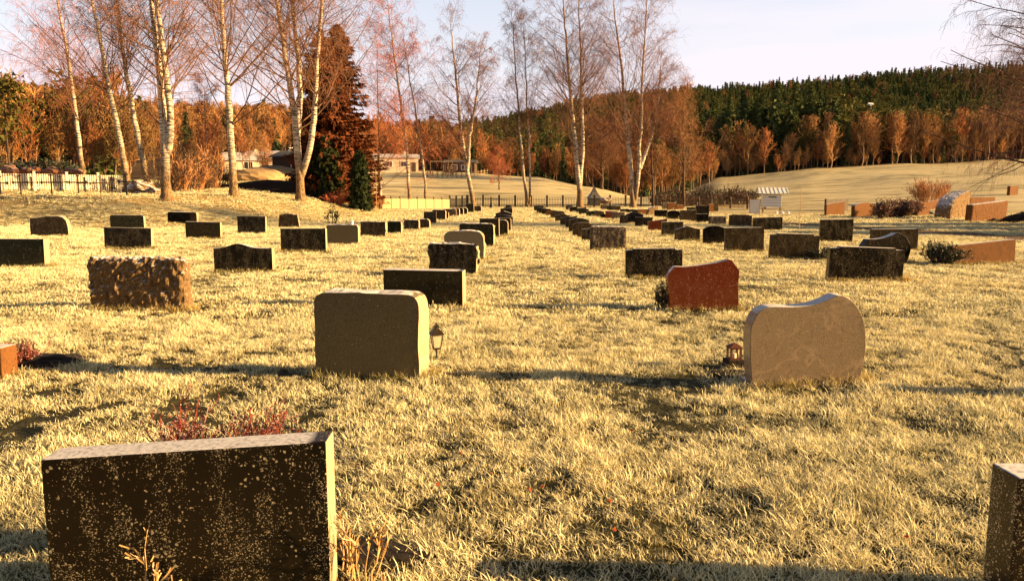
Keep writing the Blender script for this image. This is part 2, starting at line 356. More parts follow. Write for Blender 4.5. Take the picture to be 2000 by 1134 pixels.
def build_ground():
    azv = np.concatenate([np.linspace(-180, -60, 30)[:-1], np.linspace(-60, 60, 520), np.linspace(60, 180, 30)[1:]])*math.pi/180
    rv = np.concatenate([np.geomspace(.15, 1.2, 8)[:-1], np.geomspace(1.2, 1600, 460)])
    A, Rr = np.meshgrid(azv, rv); x = (Rr*np.sin(A)).ravel(); y = (Rr*np.cos(A)).ravel(); z = height(x, y)
    V = np.stack([x, y, z], 1); na = len(azv); nr = len(rv)
    i, j = np.meshgrid(np.arange(nr-1), np.arange(na-1), indexing='ij'); q = (i*na+j).ravel()
    Fc = np.stack([q, q+1, q+na+1, q+na], 1)[:, ::-1].copy()
    V = np.vstack([V, [[0, 0, float(height(np.array([0.]), np.array([0.]))[0])]]])
    c = len(V)-1; j = np.arange(na-1); F3 = np.stack([j, j+1, np.full(na-1, c)], 1)[:, ::-1].copy()
    x = V[:, 0]; y = V[:, 1]
    px = CX + x/np.maximum(y, 1)*F/cp_
    litter = np.clip(1-np.abs(px-230)/420, 0, 1)*np.clip((y-36)/8, 0, 1)*np.clip((75-y)/10, 0, 1)
    litter = np.maximum(litter, np.clip(1-np.abs(px-700)/110, 0, 1)*np.clip((y-52)/6, 0, 1)*np.clip((88-y)/6, 0, 1))
    litter = np.maximum(litter, np.clip(1-np.abs(y-88)/5, 0, 1)*(np.abs(px-1130) < 320)*.8)
    field = np.clip((y-92)/6, 0, 1)
    field = np.maximum(field, np.clip((px-1380)/60, 0, 1)*np.clip((y-66)/6, 0, 1))
    dig = np.clip(1-np.abs(px-530)/75, 0, 1)*np.clip((y-58)/4, 0, 1)*np.clip((72-y)/3, 0, 1)
    t = NT('frosted_ground'); p = t.pos()
    n1 = t.noise(p, .5, 5, .6); n2 = t.noise(p, 6, 5, .6); n3 = t.noise(t.pos((.22, 1.3, 1)), .9, 5, .7)
    lawn = t.mix(t.rng(n2, .35, .62), (.13, .11, .045), (.52, .43, .22))
    lawn = t.mix(t.rng(n1, .35, .65, 0, .5), lawn, (.50, .42, .22))
    fld = t.mix(t.rng(n3, .40, .56), (.11, .105, .055), (.60, .50, .28))
    fld = t.mix(t.rng(t.noise(t.pos((1, 1.6, 1)), .05, 3), .45, .6, 0, .6), fld, (.62, .52, .30))
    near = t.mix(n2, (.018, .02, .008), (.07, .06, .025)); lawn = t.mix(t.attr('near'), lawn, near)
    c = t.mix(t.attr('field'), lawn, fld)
    lit = t.mix(n2, (.26, .13, .03), (.62, .38, .10)); c = t.mix(t.attr('litter'), c, lit)
    sl_ = t.mix(t.noise(p, 8, 4), (.06, .032, .018), (.20, .12, .075)); c = t.mix(t.attr('soil'), c, sl_)
    c = t.mix(t.attr('dig'), c, (.030, .02, .014))
    ff = t.mix(t.noise(p, .4, 4), (.05, .032, .014), (.12, .07, .03)); c = t.mix(t.attr('forest'), c, ff)
    mat = t.bsdf(c, .9, t.math('ADD', n2, t.math('MULTIPLY', n3, 2.0)), .9, .06, 0, .15)
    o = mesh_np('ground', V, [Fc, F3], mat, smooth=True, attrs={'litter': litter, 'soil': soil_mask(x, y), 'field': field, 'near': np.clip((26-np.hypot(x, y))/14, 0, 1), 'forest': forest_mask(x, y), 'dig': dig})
    fix = o.data
    tag(o, 'frosted cemetery lawn rising to fields and wooded hills', 'ground', kind='structure')
build_ground()

# ------------------------------------------------------------------ scatter
def scatter(name, pts, rz, sc, idx, protos, tilt=None, **k):
    c = bpy.data.collections.new(name+'_kit')
    for i, p in enumerate(protos):
        p.name = 'k%02d_%s' % (i, name); c.objects.link(p)
    n = len(pts); me = bpy.data.meshes.new(name); me.vertices.add(n); me.vertices.foreach_set('co', np.asarray(pts, np.float32).ravel())
    rot = np.zeros((n, 3), np.float32); rot[:, 2] = rz
    if tilt is not None: rot[:, :2] = tilt
    a = me.attributes.new('rot', 'FLOAT_VECTOR', 'POINT'); a.data.foreach_set('vector', rot.ravel())
    s = np.asarray(sc, np.float32)
    if s.ndim == 1: s = np.stack([s, s, s], 1)
    a = me.attributes.new('scl', 'FLOAT_VECTOR', 'POINT'); a.data.foreach_set('vector', s.ravel())
    a = me.attributes.new('pick', 'INT', 'POINT'); a.data.foreach_set('value', np.asarray(idx, np.int32))
    o = bpy.data.objects.new(name, me); COL.objects.link(o)
    g = bpy.data.node_groups.new(name, 'GeometryNodeTree')
    g.interface.new_socket('Geometry', in_out='INPUT', socket_type='NodeSocketGeometry'); g.interface.new_socket('Geometry', in_out='OUTPUT', socket_type='NodeSocketGeometry')
    gi = g.nodes.new('NodeGroupInput'); go = g.nodes.new('NodeGroupOutput'); ip = g.nodes.new('GeometryNodeInstanceOnPoints')
    ci = g.nodes.new('GeometryNodeCollectionInfo'); ci.inputs[0].default_value = c; ci.inputs['Separate Children'].default_value = True; ci.inputs['Reset Children'].default_value = True
    def at(nm, ty):
        q = g.nodes.new('GeometryNodeInputNamedAttribute'); q.data_type = ty; q.inputs[0].default_value = nm; return q.outputs['Attribute']
    ip.inputs['Pick Instance'].default_value = True
    g.links.new(gi.outputs[0], ip.inputs['Points']); g.links.new(ci.outputs[0], ip.inputs['Instance'])
    g.links.new(at('pick', 'INT'), ip.inputs['Instance Index']); g.links.new(at('rot', 'FLOAT_VECTOR'), ip.inputs['Rotation']); g.links.new(at('scl', 'FLOAT_VECTOR'), ip.inputs['Scale'])
    g.links.new(ip.outputs[0], go.inputs[0])
    m = o.modifiers.new('scatter', 'NODES'); m.node_group = g
    return tag(o, **k)

# ------------------------------------------------------------------ grass
def blade_clump(n, rad, hmin, hmax, w, lean=.6, seg=3, seed=0):
    r = np.random.default_rng(seed)
    a = r.uniform(0, 2*np.pi, n); rr = rad*np.sqrt(r.uniform(0, 1, n)); x0 = rr*np.cos(a); y0 = rr*np.sin(a)
    h = r.uniform(hmin, hmax, n); d = r.uniform(0, 2*np.pi, n); ln = r.uniform(.1, 1, n)*lean*h*1.3; f = d+np.pi/2+r.normal(0, .5, n)
    V = []; H = []
    for s in range(seg+1):
        t = s/seg; ww = w*(1-t**2*.85)*r.uniform(.8, 1.2, n)/2
        cx = x0+np.cos(d)*ln*t**1.7; cy = y0+np.sin(d)*ln*t**1.7; cz = h*(t-.22*t*t*(ln/h))-.006
        V.append(np.stack([cx-np.cos(f)*ww, cy-np.sin(f)*ww, cz], 1)); V.append(np.stack([cx+np.cos(f)*ww, cy+np.sin(f)*ww, cz], 1))
        H += [np.full(n, t)]*2
    V = np.stack(V, 1).reshape(-1, 3); H = np.stack(H, 1).ravel(); k = 2*(seg+1)
    b = np.arange(n)[:, None]*k; Fs = [b+np.array([[2*s, 2*s+1, 2*s+3, 2*s+2]]) for s in range(seg)]
    rnd = np.repeat(r.uniform(0, 1, n), k)
    return V, np.concatenate(Fs), H, rnd
def grass_mat(name, green, frost, tip0=.10, tip1=.55, gold=(.55, .38, .10), fk=1.0):
    t = NT(name); h = t.attr('h'); r = t.attr('rnd'); p = t.pos()
    n = t.noise(p, 2.2, 4, .6); n2 = t.noise(p, .35, 2)
    g = t.mix(r, green, tuple(q*1.9 for q in green)); g = t.mix(t.rng(n2, .4, .65, .1, .5), g, gold)
    f = t.rng(h, tip0, tip1); f = t.math('MULTIPLY', f, t.rng(n, .32, .52, .45, 1.)); f = t.math('MULTIPLY', f, t.rng(r, 0, .35, .5, 1)); f = t.math('MULTIPLY', f, fk)
    c = t.mix(f, g, frost); return t.bsdf(c, .6, None, 0, 0, 0, .35, trans=.2)
MG = grass_mat('frosted_grass', (.030, .042, .013), (.95, .87, .55), .17, .56)
MT = grass_mat('long_grass', (.10, .10, .02), (.82, .70, .38), .35, 1.0, (.60, .36, .08), .75)
def proto(nm, arr, mat):
    V, Fq, H, rn = arr; return mesh_np(nm, V, Fq, mat, link=False, attrs={'h': H, 'rnd': rn})
def frustum_pts(r, d0, d1, dens, m=1.22, pad=.8):
    hw = .68*m; A = 2*hw*(d1*d1-d0*d0)/2+2*pad*(d1-d0); n = int(A*dens)
    y = np.sqrt(r.uniform(d0*d0, d1*d1, n)); x = r.uniform(-1, 1, n)*(y*hw+pad); return x, y
def build_grass():
    pr = [proto('c', blade_clump(36, .065, .016, .046, .0048, 1.15, seed=s), MG) for s in range(5)]
    pr += [proto('c', blade_clump(26, .07, .024, .068, .0048, 1.2, seed=20+s), MG) for s in range(2)]
    pr += [proto('c', blade_clump(40, .14, .028, .058, .010, 1.0, 2, seed=30+s), MG) for s in range(3)]
    pr += [proto('c', blade_clump(30, .30, .04, .08, .024, .9, 2, seed=40+s), MG) for s in range(3)]
    X = []; I = []; Sx = []
    for d0, d1, dens, ids, s0 in ((1.1, 5, 420, (0, 7), 1.0), (5, 10, 280, (0, 7), 1.12), (10, 20, 110, (7, 10), .95), (20, 42, 36, (7, 10), 1.35), (42, 90, 9.0, (10, 13), 1.15)):
        x, y = frustum_pts(rng, d0, d1, dens); n = len(x)
        dn = fbm(x*2.1, y*2.1, o=3)+.25*vnoise(x*.5, y*.5); keep = (rng.uniform(-.85, .15, n) < dn+.10) & (soil_mask(x, y) < .4)
        keep &= ~((y > 60) & (x/y*F+CX > 1380)); x, y = x[keep], y[keep]; dn = dn[keep]; n = len(x)
        X.append(np.stack([x, y, height(x, y)], 1)); I.append(rng.integers(ids[0], ids[1], n)); Sx.append(s0*(1.05+.9*dn+rng.uniform(-.25, .35, n)).clip(.6, 2))
    X = np.vstack(X); I = np.concatenate(I); Sx = np.concatenate(Sx); n = len(X)
    sc = np.stack([Sx**.5, Sx**.5, Sx], 1)*1.0
    print('grass clumps', n)
    scatter('frosted_lawn', X, rng.uniform(0, 6.28, n), sc, I, pr, tilt=rng.normal(0, .16, (n, 2)), label='short frosted grass of the cemetery lawn', cat='grass', kind='stuff')
build_grass()
TUFTS = []   # (x, y, size) longer grass by the stones
def tuft_line(a, b, n, s=1.0, spread=.05):
    for i in range(n):
        t_ = random.random(); TUFTS.append((a[0]+(b[0]-a[0])*t_+random.gauss(0, spread), a[1]+(b[1]-a[1])*t_+random.gauss(0, spread), s*random.uniform(.6, 1.3)))

# ------------------------------------------------------------------ stones
def ell_corner(u, w, h, rc):
    x = min(u, 1-u)*w
    if x >= rc: return h
    return h - rc + math.sqrt(max(0, rc*rc-(rc-x)**2))
def outline(shape, w, h):
    N = 26; us = [.5-.5*math.cos(math.pi*i/N) for i in range(N+1)]; f = None
    if shape == 'rect': return [(-w/2, 0), (-w/2, h), (w/2, h), (w/2, 0)]
    if shape == 'tiltrect': return [(-w/2, 0), (-w/2, h*.905), (w/2, h), (w/2, 0)]
    if shape == 'step': return [(-w/2, 0), (-w/2, h*.95), (-w*.38, h*.955), (-w*.37, h), (w*.37, h), (w*.38, h*.955), (w/2, h*.95), (w/2, 0)]
    if shape == 'round': f = lambda u: ell_corner(u, w, h, min(.10, w*.2))
    if shape == 'round2': f = lambda u: ell_corner(u, w, h, min(.2, w*.3))
    if shape == 'arch': f = lambda u: h*(1-.17*abs(2*u-1)**2.2)
    if shape == 'peak': f = lambda u: h*(1-.22*abs(2*u-1)**.9)
    if shape == 'hump': f = lambda u: h*(.84+.16*math.exp(-((u-.42)/.2)**2))
    if shape == 'ogee': f = lambda u: h*(.80+.20*(.5+.5*math.cos(min(1, abs(2*u-1)*1.15)*math.pi))**.8)
    if shape == 'dome': f = lambda u: h*(.35+.65*math.sqrt(max(0, 1-(2*u-1)**2)))
    if shape == 'slope': f = lambda u: h*(.82+.18*u)
    if shape == 'trap': return [(-w/2, 0), (-w*.42, h*.93), (-w*.24, h*.93), (-w*.24, h), (w*.20, h), (w*.20, h*.94), (w*.40, h*.94), (w/2, 0)]
    if shape == 'lean': 
        pts = [(0, 0), (-.01, .45), (-.0, .86), (.2, .88), (.45, .97), (.75, 1), (.86, .96), (.95, .8), (.99, .5), (1, .2), (.98, 0)]
        return [(-w/2+a*w, b*h) for a, b in pts]
    if shape == 'wave':   # bulging stone with a sweeping top
        pts = [(.03, 0), (.0, .30), (-.012, .58), (.01, .72), (.055, .82), (.12, .865), (.2, .875), (.35, .872), (.5, .89), (.6, .93), (.68, .975), (.72, 1.), (.78, .99), (.86, .93), (.93, .82), (.975, .68), (.995, .52), (1.0, .38), (.985, .18), (.955, 0)]
        return [(-w/2+a*w, b*h) for a, b in catmull(pts, 4, 11)]
    if shape == 'notch':
        pts = [(.05, 0), (.03, .25), (.0, .67), (.035, .76), (.10, .87), (.22, .862), (.36, .875), (.5, .90), (.7, .94), (.85, 1.), (.89, .985), (1.0, .77), (.985, .45), (1.01, 0)]
        return [(-w/2+a*w, b*h) for a, b in pts]
    if shape == 'fin':    # swept fin with a round back
        pts = [(.04, 0), (.0, .55), (.10, .80), (.25, .80), (.42, .84), (.58, .92), (.68, 1.), (.78, .98), (.90, .86), (.97, .66), (1., .45), (.96, .2), (.88, 0)]
        return [(-w/2+a*w, b*h) for a, b in pts]
    if shape == 'wedge':
        pts = [(0, 0), (.0, .25), (.07, .5), (.2, .72), (.35, .82), (.65, .92), (.95, 1.), (1., .96), (.97, .5), (1., 0)]
        return [(-w/2+a*w, b*h) for a, b in pts]
    if shape == 'point': return [(-w/2, 0), (-w*.46, h*.5), (-w*.3, h*.78), (0, h), (w*.3, h*.78), (w*.46, h*.5), (w/2, 0)]
    return [(-w/2, 0)]+[(-w/2+u*w, f(u)) for u in us]+[(w/2, 0)]
def catmull(p, k, sharp=-1):
    out = []; n = len(p)
    for i in range(n-1):
        p0 = p[max(0, i-1)]; p1 = p[i]; p2 = p[i+1]; p3 = p[min(n-1, i+2)]
        if i == sharp: p0 = p1
        if i+1 == sharp: p3 = p2
        for j in range(k):
            t_ = j/k; q = []
            for c in (0, 1):
                q.append(.5*(2*p1[c]+(p2[c]-p0[c])*t_+(2*p0[c]-5*p1[c]+4*p2[c]-p3[c])*t_*t_+(3*p1[c]-p0[c]-3*p2[c]+p3[c])*t_**3))
            out.append(tuple(q))
    out.append(p[-1]); return out
def densify(pts, step):
    out = []
    for i in range(len(pts)-1):
        a, b = pts[i], pts[i+1]; n = max(1, int(math.hypot(a[0]-b[0], a[1]-b[1])/step))
        out += [(a[0]+(b[0]-a[0])*j/n, a[1]+(b[1]-a[1])*j/n) for j in range(n)]
    out.append(pts[-1]); return out
SEED = [0]
def slab_mesh(name, shape, w, h, th, mat, edge=0.0, bevel=.006):
    """outline extruded; 'edge' makes the rim rough and broken like split rock"""
    pts = outline(shape, w, h); pts = [(x, z-(.12 if z <= 1e-6 else 0)) for x, z in pts]
    if edge: pts = densify(pts, .035)
    n = len(pts); SEED[0] += 1; sd = SEED[0]*3.7; X = np.array([p[0] for p in pts]); Z = np.array([p[1] for p in pts])
    cx, cz = 0, h*.45; dx = X-cx; dz = Z-cz; r = np.hypot(dx, dz); dx, dz = dx/r, dz/r
    rings = []; ks = ((0, .0), (1, 0)) if not edge else ((0, 0), (.12, .5), (.35, 1), (.7, 1), (.9, .5), (1, -.1))
    for k, e in ks:
        y = k*th; off = np.zeros(n)
        if edge: off = edge*(fbm(X*7+sd, Z*7+k*2.2, np.full(n, k*3.), 3)*1.3*(.4+abs(e)) + .25*e)
        rings.append(np.stack([X+dx*off, np.full(n, y) + (0 if not edge or k in (0, 1) else edge*.3*vnoise(X*20+sd, Z*20)), Z+dz*off*(Z > 0)], 1))
    V = np.vstack(rings); Fs = [tuple(range(n))]; m = len(rings)
    for a in range(m-1):
        for i in range(n):
            j = (i+1) % n
            Fs.append((a*n+i, (a+1)*n+i, (a+1)*n+j, a*n+j))
    Fs.append(tuple(range((m-1)*n, m*n))[::-1])
    o = mesh_np(name, V, Fs, mat, attrs={'bx': w/2-V[:, 0]})
    fix_normals(o.data)
    if mat.name not in ('tan_granite', 'red_granite', 'pale_veined_granite'):      # sun-side sawn ends: frost, plus sunlit paleness put into the colour
        o.data.materials.append(M['sunlit_cut_end'])
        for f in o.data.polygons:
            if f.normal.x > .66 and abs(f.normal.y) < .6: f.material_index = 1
    if bevel and not edge:
        b = o.modifiers.new('bevel', 'BEVEL'); b.width = bevel; b.segments = 2; b.limit_method = 'ANGLE'; b.angle_limit = R_(35)
    return o
def rock_mesh(name, shape, w, h, th, mat, amp=.035, res=.022, round_=.05):
    """rock-faced block: every face broken by relief"""
    SEED[0] += 1; sd = SEED[0]*5.3
    o_ = outline(shape, w, h); ox = np.array([p[0] for p in o_[1:-1]]); oz = np.array([p[1] for p in o_[1:-1]])
    if shape in ('rect', 'step'): ox = np.array([-w/2, w/2]); oz = np.array([h, h])
    nx, ny, nzz = max(4, int(w/res)), max(3, int(th/res)), max(4, int(h/res))
    bm = bmesh.new(); idx = {}
    def vid(i, j, k):
        key = (i, j, k)
        if key not in idx:
            x = -w/2+w*i/nx; top = float(np.interp(x, ox, oz)); idx[key] = bm.verts.new((x, th*j/ny, -.1+(top+.1)*k/nzz))
        return idx[key]
    for i in range(nx):
        for k in range(nzz):
            bm.faces.new([vid(i, 0, k), vid(i+1, 0, k), vid(i+1, 0, k+1), vid(i, 0, k+1)]); bm.faces.new([vid(i, ny, k), vid(i, ny, k+1), vid(i+1, ny, k+1), vid(i+1, ny, k)])
    for j in range(ny):
        for k in range(nzz):
            bm.faces.new([vid(0, j, k), vid(0, j, k+1), vid(0, j+1, k+1), vid(0, j+1, k)]); bm.faces.new([vid(nx, j, k), vid(nx, j+1, k), vid(nx, j+1, k+1), vid(nx, j, k+1)])
    for i in range(nx):
        for j in range(ny): bm.faces.new([vid(i, j, nzz), vid(i+1, j, nzz), vid(i+1, j+1, nzz), vid(i, j+1, nzz)])
    me = bpy.data.meshes.new(name); bm.normal_update(); bm.to_mesh(me); bm.free()
    n = len(me.vertices); co = np.zeros(n*3); me.vertices.foreach_get('co', co); co = co.reshape(-1, 3); no = np.zeros(n*3); me.vertices.foreach_get('normal', no); no = no.reshape(-1, 3)
    # round the arrises
    topz = np.interp(co[:, 0], ox, oz)
    dxe = np.clip(1-(w/2-np.abs(co[:, 0]))/round_, 0, 1); dye = np.clip(1-np.minimum(co[:, 1], th-co[:, 1])/round_, 0, 1); dze = np.clip(1-(topz-co[:, 2])/round_, 0, 1)
    pull = round_*.42*((dxe*dye)+(dxe*dze)+(dye*dze))
    nn = fbm(co[:, 0]*22+co[:, 2]*6+sd, co[:, 2]*17+co[:, 1]*9, co[:, 1]*18, 4); rid = 1-np.abs(fbm(co[:, 0]*15+co[:, 2]*9+sd, co[:, 2]*9-co[:, 0]*4, co[:, 1]*12, 3))*2.4
    co = co+no*((nn*.8+rid*.5-.2)*amp-pull)[:, None]
    me.vertices.foreach_set('co', co.ravel()); me.update()
    at = me.attributes.new('bx', 'FLOAT', 'POINT'); at.data.foreach_set('value', (w/2-co[:, 0]).astype(np.float32))
    me.materials.append(mat)
    o = bpy.data.objects.new(name, me); COL.objects.link(o); return o
def place_px(Lp, Rp, top, base, yaw, hbase=None):
    cpx = (Lp+Rp)/2; g = G(cpx, base)
    if hbase is not None: g = (0, hbase, 0)
    yc = g[1]; aL = ray(Lp, base); aR = ray(Rp, base); aL = aL[0]/aL[1]; aR = aR[0]/aR[1]; s, c = math.sin(R_(yaw)), math.cos(R_(yaw))
    w = (aR-aL)*yc/(c-(aR+aL)*s/2); xl = aL*(yc-w/2*s); x = xl+w/2*c
    h = P(cpx, top, yc)[2]; return x, yc, w, h
def stone(Lp, Rp, top, base, yaw, th, shape, mat, label, rough=None, edge=0.0, tufts=6, group=None, tilt=0.0, D=None, name='headstone', cat='headstone', zb=None):
    x, y, w, h = place_px(Lp, Rp, top, base, yaw, D)
    gz = hz(x, y)
    if D is not None or zb is not None: h = h-gz
    if rough: o = rock_mesh(name, shape, w, h, th, M[mat], rough, res=max(.027, .0018*y))
    else: o = slab_mesh(name, shape, w, h, th, M[mat], edge)
    o.location = (x, y, gz if (D is not None) else min(gz, 0)); o.rotation_euler = (R_(tilt+random.gauss(0, 1.1)), R_(random.gauss(0, .8)), R_(yaw))
    tag(o, label, cat, group)
    if tufts:
        c, s = math.cos(R_(yaw)), math.sin(R_(yaw)); a = (x-w/2*c, y-w/2*s); b = (x+w/2*c, y+w/2*s)
        n = int(tufts*max(1, w/.6)); tuft_line((a[0]+.05*s, a[1]-.05*c), (b[0]+.05*s, b[1]-.05*c), n, 1.0, .03)
        tuft_line((b[0]+.05, b[1]), (b[0]+.05-th*s, b[1]+th*c), max(1, n//2), 1.1, .04)
    return o
GA = 'headstones in the row left of the grass aisle'; GB = 'headstones in the long row behind to the left'; GC = 'headstones in the row right of the grass aisle'
GD = 'headstones in the second row right of the aisle'; GE = 'headstones in the third row right of the aisle'; GL = 'scattered headstones on the left lawn'; GG = 'sunlit headstones at the far right'
